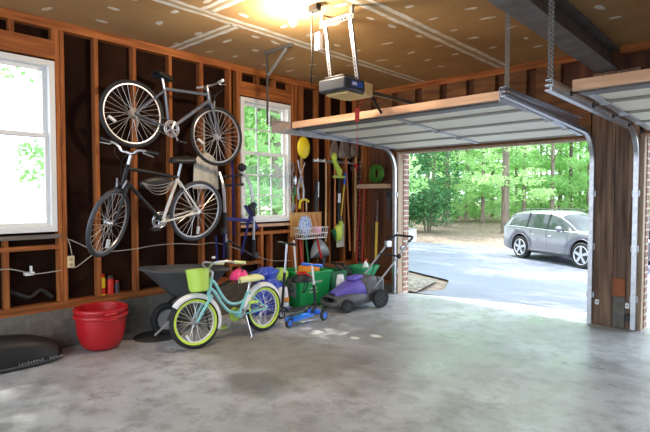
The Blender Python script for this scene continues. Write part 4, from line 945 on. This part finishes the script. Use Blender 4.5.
whitebag('fertiliser_bag', 'white paper bag with coloured print between the black scooter and the green bin', (.50, -2.11, 0), .085, .33, (('screen_blue', .10, .28), ('orange', .45, .62)))
whitebag('plastic_bag', 'white plastic bag hanging off the right side of the recycling bin', (.655, -1.19, .10), .075, .30)
# scooters
def push_scooter(label, base, yaw, bar_h, mats, three=False, wid=.17):
    mt = Matrix.Translation(base) @ Matrix.Rotation(yaw, 4, 'Z'); t = thing('kick_scooter', label, 'scooter', matrix=mt)
    dk, fm, wm, gm, cm_ = mats; tm_ = 'black' if three else fm
    L_ = .38 if three else .42; wr = .055 if three else .05
    build('deck', MB().prism([(0, -.05), (.06, -.065), (L_-.06, -.065), (L_, -.03), (L_, .03), (L_-.06, .065), (.06, .065), (0, .05)], .024, Matrix.Translation((0, 0, wr+.012))), dk, t, local=True, bevel=.006)
    top = Vector((L_+.0, 0, bar_h)); nk = Vector((L_+.075, 0, .13))
    build('steering_tube', MB().tube([nk, nk.lerp(top, .55)], .017, 10).tube([(L_-.03, 0, wr+.02), (L_+.03, 0, .12), nk], .018, 8), tm_, t, local=True)
    build('upper_tube', MB().tube([nk.lerp(top, .5), top], .014, 10), cm_, t, local=True)
    hb = build('handlebar', MB().tube([top+Vector((0, -wid, 0)), top+Vector((0, wid, 0))], .012, 8), gm, t, local=True)
    for s in (-1, 1): build('grip', MB().tube([top+Vector((0, s*wid, 0)), top+Vector((0, s*(wid-.10), 0))], .018, 10), gm, hb, local=True)
    def wh(c_, r, w):
        q = build('wheel', MB().lathe([(.001, -w*.62), (r*.6, -w*.62), (r*.6, w*.62), (.001, w*.62)], c_, (0, 1, 0), 20), cm_ if not three else fm, t, local=True)
        build('tyre', MB().lathe([(r*.58, -w/2-.001), (r*.93, -w/2), (r, -w*.2), (r, w*.2), (r*.93, w/2), (r*.58, w/2+.001)], c_, (0, 1, 0), 24), wm, q, local=True)
    if three:
        for s in (-1, 1): wh(Vector((L_+.075, s*.12, .065)), .065, .03)
        build('front_axle', MB().cyl((L_+.075, -.11, .07), (L_+.075, .11, .07), .010, 8).box((L_+.06, 0, .10), (.08, .10, .05)), fm, t, local=True, bevel=.004)
    else:
        wh(Vector((L_+.09, 0, .055)), .055, .028)
        build('front_fork', MB().tube([nk, (L_+.09, .022, .055)], .010, 6).tube([nk, (L_+.09, -.022, .055)], .010, 6), fm, t, local=True)
    wh(Vector((-.045, 0, wr)), wr, .03)
    build('rear_fender', MB().grid(lambda u, v: Vector((-.045+math.cos(.4+2.2*u)*(wr+.012), (v-.5)*.045, wr+math.sin(.4+2.2*u)*(wr+.012))), 8, 3), dk if three else 'black', t, local=True, solid=.004)
    return mt
mA = push_scooter('blue three-wheeled kick scooter in front of the recycling bin', (1.06, -2.49, 0), math.radians(97), .66, ('blue', 'blue', 'black', 'blue', 'cream_white'), True, .15)
mB = push_scooter('tall black and silver kick scooter behind the child bicycle rear wheel', (.72, -1.80, 0), math.radians(-94), .90, ('darkgrey', 'black', 'black', 'black', 'alloy'), False, .17)
# helmets
def helmet(lb, c_, m1_, m2_, rz):
    t = thing('bicycle_helmet', lb, 'helmet', c_, rz)
    build('shell', MB().grid(lambda u, v: Vector((.125*math.cos(2*PI*v)*math.cos(u*PI/2), .095*math.sin(2*PI*v)*math.cos(u*PI/2), .10*math.sin(u*PI/2))), 9, 24), m1_, t, local=True, solid=.018, sharp=180)
    vt = MB()
    for s in (-1, 0, 1): vt.tube([(.10, s*.035, .062), (.03, s*.045, .112-.01*abs(s)), (-.06, s*.042, .096)], .011, 6)
    build('vents', vt, m2_, t, local=True)
    build('strap', MB().tube(catm([(.05, .09, 0), (.03, .05, -.10), (.0, 0, -.13), (.03, -.05, -.10), (.05, -.09, 0)]), .007, 5), 'black', t, local=True)
    return t
h1 = helmet('black and red child helmet hanging from the blue scooter handlebar', oncoord(mA, .33, .11, .46), 'black', 'red', 1.0)
h2 = thing('bicycle_helmet', 'pink child helmet hanging behind the cruiser handlebar', 'helmet', (.80, -3.02, .58), -1.0)
build('shell', MB().grid(lambda u, v: Vector((.12*math.cos(2*PI*v)*math.cos(u*PI/2), .09*math.sin(2*PI*v)*math.cos(u*PI/2), .10*math.sin(u*PI/2))), 9, 24), 'pink', h2, local=True, solid=.018, sharp=180)
build('visor', MB().ball((-.06, 0, .02), (.08, .10, .075), 16, 10), 'black', h2, local=True)
build('strap', MB().tube(catm([(.05, .08, 0), (.02, .03, .16), (.0, 0, .20)]), .007, 5), 'black', h2, local=True)

# lawn mower
mw = thing('lawn_mower', 'push lawn mower with purple cover and grey deck beside the recycling bin', 'lawn mower', matrix=Matrix.Translation((.90, -1.33, 0)) @ Matrix.Rotation(math.radians(78), 4, 'Z'))
# local x runs from the front (left in the view) to the rear
def deckf(u, v):
    x = -.30+.80*u; w = .20*math.sin(PI*min(1, .22+u*.9))**.35 if u < .8 else .20*(1-(u-.8)*.5)
    a = PI*v; y = -math.cos(a)*w*1.05; z = .08+.16*(math.sin(a)**.45)*(.62+.38*min(1, u*3))
    return Vector((x, y, z))
build('deck', MB().grid(deckf, 20, 20), 'deck', mw, local=True, solid=.012, sharp=180)
def covf(u, v):
    x = -.25+.45*u; w = .165*(.45+.55*min(1, u*1.6)); a = PI*v; h = .05+.17*u**.8
    if u > .86: h *= 1-(u-.86)*1.6
    return Vector((x, -math.copysign(abs(math.cos(a))**.6, math.cos(a))*w, .175+h*math.sin(a)**.35))
build('motor_cover', MB().grid(covf, 16, 18), 'purple', mw, local=True, solid=.01, sharp=60)
build('top_hatch', MB().box((.12, 0, .395), (.18, .15, .05), Matrix.Rotation(-.15, 3, 'Y')), 'purple', mw, local=True, bevel=.014)
build('front_bumper', MB().tube(catm([(-.20, -.20, .11), (-.33, -.10, .10), (-.33, .10, .10), (-.20, .20, .11)]), .03, 8), 'deck', mw, local=True)
build('rear_body', MB().box((.27, 0, .28), (.24, .36, .26), Matrix.Rotation(-.2, 3, 'Y')), 'deck', mw, local=True, bevel=.05); build('rear_box', MB().box((.42, 0, .27), (.20, .33, .24)), 'darkgrey', mw, local=True, bevel=.05)
for x, y, r in ((-.17, -.215, .085), (-.17, .215, .085), (.38, -.225, .125), (.38, .225, .125)):
    w = build('wheel', MB().lathe([(.001, -.018), (r*.72, -.022), (r*.72, .022), (.001, .018)], (x, y, r), (0, 1, 0), 26), 'wheel_grey', mw, local=True)
    build('tyre', MB().lathe([(r*.70, -.024), (r*.95, -.028), (r, -.015), (r, .015), (r*.95, .028), (r*.70, .024)], (x, y, r), (0, 1, 0), 30), 'rubber', w, local=True)
    hc = MB()
    for k in range(6): a = PI*k/3; hc.box((x+math.cos(a)*r*.38, y+(-.024 if y < 0 else .024), r+math.sin(a)*r*.38), (r*.45, .006, .012), Matrix.Rotation(-a, 3, 'Y'))
    build('hub_cap', hc, 'darkgrey', w, local=True)
for s in (-1, 1):
    build('handle_tube', MB().tube(catm([(.30, s*.17, .25), (.52, s*.185, .46), (.77, s*.19, .69), (.95, s*.19, .86)]), .012, 8), 'alloy', mw, local=True)
build('top_handle', MB().tube(catm([(.92, -.19, .84), (1.02, -.17, .905), (1.04, 0, .905), (1.02, .17, .905), (.92, .19, .84)]), .017, 8), 'black', mw, local=True)
build('control_box', MB().box((.87, .17, .79), (.10, .06, .09)), 'alloy', mw, local=True, bevel=.01); build('control_lever', MB().box((.84, -.16, .76), (.07, .05, .05)), 'alloy', mw, local=True, bevel=.01)
build('cross_brace', MB().cyl((.73, -.19, .655), (.73, .19, .655), .012, 8).ball((.73, -.20, .655), .035), 'black', mw, local=True)
build('power_cable', MB().tube(catm([(.45, .12, .32), (.65, .19, .50), (.76, .22, .62), (.87, .19, .76)]), .006, 6), 'black', mw, local=True)
# broadcast spreader behind the mower
sp = thing('seed_spreader', 'green hopper seed spreader behind the lawn mower', 'spreader', (.55, -.50, 0))
def hop(u, v):
    a = 2*PI*v; c_, s_ = math.cos(a), math.sin(a); e = .55; ex = math.copysign(abs(c_)**e, c_); ey = math.copysign(abs(s_)**e, s_)
    return Vector((.52+ex*(.07+.10*u), -.50+ey*(.09+.14*u), .20+.24*u))
hm = MB().grid(hop, 6, 40); hm.add([hop(0, j/40) for j in range(40)], [list(range(40))])
build('hopper', hm, 'green_hopper', sp, solid=.008, sharp=60)
build('hopper_rim', MB().tube([hop(1, j/40) for j in range(40)], .010, 6, True), 'green_hopper', sp)
for s in (-1, 1):
    c_ = Vector((.52+s*.19, -.50, .11)); q = build('wheel', MB().lathe([(.001, -.02), (.07, -.02), (.07, .02), (.001, .02)], c_, (1, 0, 0), 20), 'darkgrey', sp); build('tyre', MB().torus(c_, .085, .024, (1, 0, 0), 24, 8), 'rubber', q)
build('spreader_frame', MB().tube([(.38, -.5, .11), (.66, -.5, .11)], .010, 8).tube(catm([(.45, -.55, .18), (.46, -.85, .36), (.46, -1.10, .53)]), .012, 8).tube(catm([(.60, -.55, .18), (.60, -.85, .36), (.60, -1.10, .53)]), .012, 8).tube([(.40, -1.11, .535), (.66, -1.11, .535)], .014, 8), 'black', sp)
handtool('seed_bottle', 'white and red bottle standing in the green spreader hopper', 'bottle', [('bottle_body', MB().lathe([(.05, 0), (.055, .10), (.045, .20), (.02, .24), (.02, .26)], (.55, -.50, .26), seg=18), 'cream_white'), ('bottle_label', MB().lathe([(.0565, .03), (.0575, .10), (.052, .15)], (.55, -.50, .26), seg=18), 'pink_pale'), ('cap', MB().lathe([(.024, .26), (.024, .29)], (.55, -.50, .26), seg=12), 'red')], (.55, -.5, .26))
handtool('watering_can', 'small dark watering can with red cap between the mower and the spreader', 'watering can', [('can_body', MB().lathe([(.07, 0), (.085, .05), (.08, .18), (.03, .23)], (.615, -.90, .003), seg=20), 'green_dark'), ('spout', MB().tube([(.60, -.96, .17), (.59, -1.08, .29)], .014, 8), 'darkgrey'), ('cap', MB().ball((.615, -.90, .25), .03), 'red')], (.615, -.90, 0))

# ================================================================ OUTSIDE OBJECTS
def suv(name, label, mt, paint, low=0.0):
    T = thing(name, label, 'car', matrix=mt)       # local: x forward from rear axle, y left, z up
    R = .40; WBs = 2.79
    # station: x, halfwidth low, belt z, belt halfwidth, roof-edge z, roof halfwidth, roof z, bottom z
    S = [(-1.04, .74, .98, .74, 1.02, .66, 1.05, .48), (-1.00, .88, 1.08, .85, 1.20, .70, 1.24, .36), (-.92, .92, 1.13, .88, 1.36, .66, 1.42, .30), (-.72, .94, 1.14, .90, 1.55, .63, 1.63, .27), (-.66, .945, 1.14, .90, 1.575, .63, 1.655, .27), (-.30, .95, 1.13, .91, 1.61, .635, 1.70, .26),
         (.20, .95, 1.12, .915, 1.63, .64, 1.725, .25), (.75, .95, 1.10, .92, 1.63, .645, 1.735, .25), (1.35, .95, 1.085, .92, 1.615, .645, 1.725, .25), (1.70, .95, 1.08, .92, 1.53, .65, 1.63, .25), (2.05, .95, 1.08, .91, 1.36, .68, 1.43, .25),
         (2.42, .95, 1.085, .90, 1.15, .74, 1.18, .25), (2.60, .95, 1.07, .89, 1.12, .74, 1.15, .25), (3.0, .95, 1.04, .88, 1.09, .70, 1.125, .26), (3.40, .93, .96, .86, 1.01, .66, 1.05, .28), (3.60, .88, .84, .80, .90, .60, .93, .30), (3.70, .78, .66, .70, .74, .52, .76, .36)]
    def ring(s):
        x, wl_, bz, bw, rz, rw, rt, bo = s; h = [(0, bo), (wl_*.86, bo), (wl_, bo+.10), (wl_, .62), (bw+.015, bz-.03), (bw, bz), (rw+.03, rz-.02), (rw, rz), (rw*.6, rt-.012), (0, rt)]
        return [Vector((x, -y, z)) for y, z in h]+[Vector((x, y, z)) for y, z in h[-2:0:-1]]
    vs = []; fs = []; mi = []; n = len(ring(S[0]))
    for s in S: vs += ring(s)
    for i in range(len(S)-1):
        xm = (S[i][0]+S[i+1][0])/2
        for k in range(n):
            k2 = (k+1) % n; fs.append((i*n+k, i*n+k2, (i+1)*n+k2, (i+1)*n+k)); side = k in (5, n-1-5)
            roofband = k in (7, 8, n-1-7, n-1-8)
            g = 0
            if side and -.65 < xm < 2.3: g = 1
            if roofband and 1.7 < xm < 2.55: g = 1
            if side and 2.0 < xm < 2.5: g = 1
            if roofband and -1.0 < xm < -.7: g = 1
            mi.append(g)
    fs += [list(range(n))[::-1], [(len(S)-1)*n+k for k in range(n)]]; mi += [0, 0]
    mb = MB(); mb.add(vs, fs); mb.mi = mi
    body = build('body', mb, [paint, 'car_glass', 'black'], T, local=True, sharp=30)
    # cut wheel arches
    for ax_ in (0, WBs):
        cut = MB().cyl((ax_, -1.1, R+.02), (ax_, 1.1, R+.02), R+.075, 32); co = build('cut', cut, 'black', None); co.matrix_world = mt
        md = body.modifiers.new('arch', 'BOOLEAN'); md.object = co; md.solver = 'EXACT'
        bpy.context.view_layer.update(); dg = bpy.context.evaluated_depsgraph_get(); me = bpy.data.meshes.new_from_object(body.evaluated_get(dg)); body.modifiers.clear(); body.data = me; bpy.data.objects.remove(co)
    for s in (-1, 1):
        for ax_ in (0, WBs):
            build('arch_trim', MB().tube([(ax_+math.cos(a)*(R+.075), s*.942 if ax_ == 0 else s*.925, R+.02+math.sin(a)*(R+.075)) for a in [math.radians(-8+196*k/20) for k in range(21)]], .018, 6), 'darkgrey' if paint == 'car_dark' else paint, T, local=True)
            c_ = Vector((ax_, s*.83, R))
            w = build('wheel', MB().lathe([(.001, -.09), (R*.62, -.10), (R*.66, -.11), (R*.66, .11), (R*.62, .10), (.001, .09)], c_, (0, 1, 0), 32), 'darkgrey', T, local=True)
            build('tyre', MB().lathe([(R*.70, -.115), (R*.9, -.125), (R, -.09), (R, .09), (R*.9, .125), (R*.70, .115)], c_, (0, 1, 0), 40), 'rubber', w, local=True)
            sk = MB()
            for k in range(5):
                a = 2*PI*k/5+.3; sk.box(c_+Vector((math.cos(a)*R*.34, s*.118, math.sin(a)*R*.34)), (R*.68, .02, .085), Matrix.Rotation(-a, 3, 'Y'))
            sk.cyl(c_+Vector((0, s*.10, 0)), c_+Vector((0, s*.13, 0)), .06, 16); sk.torus(c_+Vector((0, s*.115, 0)), R*.70, .018, (0, 1, 0), 32, 6)
            build('alloy_spokes', sk, 'alloy', w, local=True)
        yb = .905*s
        for x0, z0, x1, z1 in ((.30, 1.12, .22, 1.63), (1.28, 1.09, 1.22, 1.62)):
            build('window_pillar', MB().tube([(x0, s*.922, z0), ((x0+x1)/2, s*.80, (z0+z1)/2), (x1, s*.680, z1)], .022, 4), 'black', T, local=True)
        build('window_trim', MB().tube([(-.62, s*.915, 1.14), (.5, s*.930, 1.115), (1.6, s*.930, 1.085), (2.3, s*.915, 1.085)], .009, 5), 'chrome', T, local=True)
        build('side_cladding', MB().tube([(.45, s*.95, .36), (2.32, s*.95, .36)], .035, 6), 'darkgrey', T, local=True)
        dl = MB()
        for x in (.52, 1.30, 2.22): dl.tube([(x, s*.947, .42), (x, s*.949, .62), (x, s*.94, 1.06)], .004, 4)
        build('door_seam', dl, 'black', T, local=True)
        for x in (.68, 1.46): build('door_handle', MB().box((x, s*.958, .90), (.17, .025, .028)), 'chrome', T, local=True, bevel=.006)
        mr = build('wing_mirror', MB().ball((1.98, s*1.05, 1.17), (.085, .12, .085)), paint, T, local=True); build('mirror_stalk', MB().cyl((2.02, s*.90, 1.10), (2.0, s*.98, 1.14), .025, 8), 'black', mr, local=True)
        build('roof_rail', MB().tube(catm([(-.5, s*.60, 1.68), (-.40, s*.60, 1.73), (.4, s*.60, 1.775), (1.1, s*.60, 1.765), (1.35, s*.60, 1.72)]), .014, 6), 'darkgrey', T, local=True)
        build('headlight', MB().ball((3.46, s*.74, .86), (.20, .14, .09), 16, 8), 'head_lamp', T, local=True)
        build('tail_light', MB().ball((-.90, s*.78, 1.0), (.10, .12, .10), 14, 8), 'tail_red', T, local=True)
    build('grille', MB().box((3.68, 0, .58), (.08, .9, .18)), 'black', T, local=True, bevel=.02)
    build('front_bumper', MB().box((3.62, 0, .36), (.18, 1.4, .14)), 'darkgrey', T, local=True, bevel=.05)
    build('rear_bumper', MB().box((-.98, 0, .50), (.14, 1.62, .26)), paint, T, local=True, bevel=.06)
    build('interior', MB().box((.8, 0, .75), (2.6, 1.4, .5)), 'black', T, local=True)
    return T
rw, fw = Vector((-1.84, 11.49)), Vector((.47, 10.15)); dr = (fw-rw).normalized()
# wheels seen in the photo are the near pair: shift to the centre line, .83 to the left of travel
lft = Vector((-dr.y, dr.x)); o2 = rw+lft*.93
suv('parked_suv', 'silver sport utility vehicle parked on the driveway outside the left opening', Matrix.Translation((o2.x, o2.y, gh(10.8)-.003)) @ Matrix.Rotation(math.atan2(dr.y, dr.x), 4, 'Z'), 'car_silver')
suv('parked_car', 'dark car seen past the middle post at the right edge, outside the right opening', Matrix.Translation((2.42, 13.25, gh(13.0)-.003)) @ Matrix.Rotation(math.radians(-38), 4, 'Z'), 'car_dark')

# trees
def leafcloud(blobs, n, size, rnd):
    mb = MB()
    vs = []; fs = []
    for i in range(n):
        cx, cy, cz, rx, ry, rz = rnd.choice(blobs)
        while True:
            a, b_, c_ = rnd.uniform(-1, 1), rnd.uniform(-1, 1), rnd.uniform(-1, 1)
            if .15 < a*a+b_*b_+c_*c_ < 1: break
        p = Vector((cx+a*rx, cy+b_*ry, cz+c_*rz)); s = size*rnd.uniform(.6, 1.3)
        u = Vector((rnd.gauss(0, 1), rnd.gauss(0, 1), rnd.gauss(0, .6))).normalized(); w = u.cross(Vector((rnd.gauss(0, 1), rnd.gauss(0, 1), rnd.gauss(0, 1)))).normalized()
        k = len(vs); vs += [p-u*s, p+w*s*.5, p+u*s, p-w*s*.5]; fs.append((k, k+1, k+2, k+3))
    mb.v = vs; mb.f = fs; mb.mi = [0]*len(fs); return mb
def leafbuild(name, mb, m_, parent):
    me = bpy.data.meshes.new(name); me.from_pydata([tuple(v) for v in mb.v], [], mb.f); me.materials.append(M[m_]); o = bpy.data.objects.new(name, me); COL.objects.link(o); o.parent = parent; WM[o.name] = WM[parent.name]; return o
rnd = random.Random(11)
protos = []
for v_ in range(4):
    t = thing('forest_tree', None, None)
    lean = rnd.uniform(-.3, .3); r0 = (.22, .13, .17, .10)[v_]
    tk = MB().tube([(0, 0, -.5), (lean*.2, .0, 2), (lean*.5, 0, 5), (lean, .1, 9), (lean*1.3, .2, 14)], [r0*1.15, r0, r0*.85, r0*.6, r0*.25], 9)
    for k in range(7):
        z = rnd.uniform(1.8, 9); a = rnd.uniform(0, 2*PI); l = rnd.uniform(1.2, 2.6)
        tk.tube([(lean*z/9, 0, z), (lean*z/9+math.cos(a)*l*.5, math.sin(a)*l*.5, z+.4), (lean*z/9+math.cos(a)*l, math.sin(a)*l, z+.7)], [.04, .028, .012], 5)
    build('trunk', tk, 'bark', t, local=True)
    blobs = [(rnd.uniform(-2.2, 2.2), rnd.uniform(-2.2, 2.2), rnd.uniform(1.9, 8) if k < 34 else rnd.uniform(8, 14), rnd.uniform(.5, 1.2), rnd.uniform(.5, 1.2), rnd.uniform(.15, .4)) for k in range(46)]
    leafbuild('crown', leafcloud(blobs, 5200, .095, rnd), 'leaf' if v_ % 2 else 'leaf_pale', t); protos.append(t)
KIND = ['thick-trunked', 'slim', 'medium-trunked', 'very thin']
TL = {0: 'thick pale-trunked leafy tree in the woods beyond the driveway', 1: 'slim leafy tree in the woods beyond the driveway', 2: 'middling leafy tree in the woods beyond the driveway', 3: 'thin young leafy tree in the woods beyond the driveway'}
used = [False]*4
first_big = None
def place_tree(v_, x, y, s=1.0, rz=None, z=None):
    p = protos[v_]
    t = p if not used[v_] else copy_tree(p)
    used[v_] = True
    t.location = (x, y, gh(y)-.1 if z is None else z); t.rotation_euler = (0, 0, rnd.uniform(0, 6.28) if rz is None else rz); t.scale = (s, s, s)
    tagp(t, TL[v_], 'tree', KIND[v_]+' trees in the woods')
    return t
# direction helper: the visible sector through the doors, from the camera spot
def sect(px_, dist):
    a = (px_-325)/497; f_ = Vector((-.6794, .7337)); r_ = Vector((.7337, .6794)); d_ = (f_+r_*a); return Vector((5.1, -6.3))+d_*dist
spots = [(505, 27, 0, .92), (420, 36, 1, 1), (434, 33, 3, 1), (447, 31, 0, .8), (457, 38, 1, 1), (466, 34, 3, 1), (473, 40, 2, 1), (483, 33, 1, 1), (492, 39, 2, 1), (516, 36, 3, 1), (524, 33, 1, 1), (533, 40, 2, 1), (541, 35, 3, 1), (552, 31, 1, 1), (560, 38, 2, 1), (570, 34, 1, 1), (580, 37, 3, 1), (590, 33, 0, 1), (602, 38, 1, 1), (618, 35, 2, 1), (634, 33, 1, 1), (645, 30, 2, 1), (652, 38, 0, 1), (668, 34, 1, 1), (405, 40, 2, 1), (395, 36, 1, 1),
         (428, 46, 2, 1.1), (443, 50, 1, 1.1), (470, 48, 2, 1.1), (498, 47, 1, 1.1), (520, 52, 0, 1.1), (546, 47, 1, 1.1), (566, 50, 2, 1.1), (585, 46, 3, 1.1), (610, 50, 2, 1.1), (640, 48, 1, 1.1), (455, 56, 0, 1.2), (510, 58, 0, 1.2), (575, 58, 2, 1.2), (630, 58, 0, 1.2)]
for px_, dd, v_, s_ in spots:
    p = sect(px_, dd); t_ = place_tree(v_, p.x, p.y, s_)
    if px_ == 505: first_big = t_
first_big['label'] = 'tall tree with the thickest pale trunk, rising just left of the silver vehicle'; del first_big['group']
# undergrowth shrubs along the edge of the woods
shp = thing('woodland_shrub', 'low bright green shrub in the undergrowth beyond the driveway', 'shrub', group='undergrowth shrubs')
build('stem', MB().tube([(0, 0, -.2), (.05, 0, .6), (0, .05, 1.4)], [.03, .02, .01], 6).tube([(0, 0, .1), (.3, .1, .9)], [.02, .01], 6).tube([(0, 0, .1), (-.3, .1, 1.0)], [.02, .01], 6), 'bark', shp, local=True)
leafbuild('foliage', leafcloud([(rnd.uniform(-.9, .9), rnd.uniform(-.9, .9), rnd.uniform(.5, 2.2), .5, .5, .3) for k in range(10)], 800, .09, rnd), 'leaf_pale', shp)
for i, px_ in enumerate(range(400, 660, 15)):
    for k in range(2):
        p = sect(px_+rnd.uniform(-5, 5), rnd.uniform(33, 44)); t = shp if i == k == 0 else copy_tree(shp); t.location = (p.x, p.y, gh(p.y)-.1); t.rotation_euler = (0, 0, rnd.uniform(0, 6)); s = rnd.uniform(.8, 1.3); t.scale = (s, s, s)
# magnolia at the left of the opening
mg = thing('magnolia_tree', 'dense dark green broadleaf tree just outside, left in the open doorway', 'tree', (-2.6, 10.5, gh(10.5)))
o_ = sect(428, 28.5)
mg.location = (o_.x, o_.y, gh(o_.y)); mg.scale = (1.75, 1.75, 1.75); WM[mg.name] = Matrix.Translation(mg.location)
build('trunk', MB().tube([(0, 0, -.3), (.02, 0, 1.5), (0, .1, 3), (0, 0, 5)], [.035, .03, .03, .02], 8), 'bark', mg, local=True)
for q in ((-.3, .1), (.25, -.1)): build('stem', MB().tube([(q[0]*.3, q[1]*.3, -.3), (q[0], q[1], 1.4), (q[0]*1.6, q[1]*1.4, 3.2)], [.03, .025, .012], 7), 'bark', mg, local=True)
leafbuild('foliage', leafcloud([(rnd.uniform(-1.1, .75), rnd.uniform(-.8, .8), rnd.uniform(.5, 4.2) if k > 14 else rnd.uniform(.35, 1.5), .55, .55, .4) for k in range(48)], 11000, .055, rnd), 'leaf_dark', mg)
pg = sect(412, 24)
ub = thing('utility_box', 'pale grey utility box beside the dark tree across the driveway', 'box', (pg.x, pg.y, gh(pg.y)))
build('cabinet', MB().box((pg.x, pg.y, gh(pg.y)+.30), (.32, .32, .60)), 'mag', ub, bevel=.02); build('lid', MB().box((pg.x, pg.y, gh(pg.y)+.62), (.36, .36, .04)), 'wheel_grey', ub, bevel=.01)
# unseen tall trees added past the end wall so their shade dapples the driveway
for i, (x, y) in enumerate(((-8.5, 4.5), (-10.0, 7.5), (-12.5, 10.5), (-13.5, 13.5), (-6.2, 5.2), (-5.1, 2.9))):
    t_ = place_tree((0, 2)[i % 2], x, y, 1.25); tagp(t_, 'tall shade tree added beside the drive, hidden behind the end wall', 'tree', 'added shade trees past the end wall')
# trees beyond the stud wall: some seen through its windows, some added unseen to block sun
canopy = thing('added_shade_tree', None, None)  # high-crowned tree added out of view to break up the window sun
build('trunk', MB().tube([(0, 0, -.5), (.1, 0, 5), (.2, .1, 13)], [.2, .16, .06], 9), 'bark', canopy, local=True)
leafbuild('crown', leafcloud([(rnd.uniform(-2.6, 2.6), rnd.uniform(-2.6, 2.6), rnd.uniform(7.6, 13.5), rnd.uniform(.6, 1.3), rnd.uniform(.6, 1.3), rnd.uniform(.2, .5)) for k in range(34)], 4200, .11, rnd), 'leaf', canopy)
TLs = ('leafy tree outside, seen through the window beside the bicycle carrier', 'leafy tree outside the left window')
yard = []
for i, (x, y, s) in enumerate(((-6.4, -4.0, 1.0), (-12.5, -3.2, 1.15), (-7.2, -.5, 1.1), (-5.0, -.4, .9), (-5.5, .9, .8), (-6.5, 3.2, .9), (-7.5, 6.0, 1.0), (-9, 9.5, 1.1), (-8.5, 1.5, .9))):
    t = (canopy if i == 0 else copy_tree(canopy)) if i < 2 else copy_tree(protos[(1, 3)[i % 2]]); t.location = (x, y, -.4); t.rotation_euler = (0, 0, i*1.3); t.scale = (s, s, s); tagp(t, TLs[0] if i > 2 else 'unseen leafy tree outside the left window, added to break up sun on the floor', 'tree', 'trees outside the gridded window' if i > 2 else 'unseen shade trees outside the left window')
for i in range(5):
    t = copy_tree(shp); t.location = (-3.6-.5*(i % 2), -.9+i*1.3, -.2); t.rotation_euler = (0, 0, i); t.scale = (1.2, 1.2, 1.1); tagp(t, 'green shrub outside, low in the window beside the bicycle carrier', 'shrub', 'shrubs outside the gridded window')
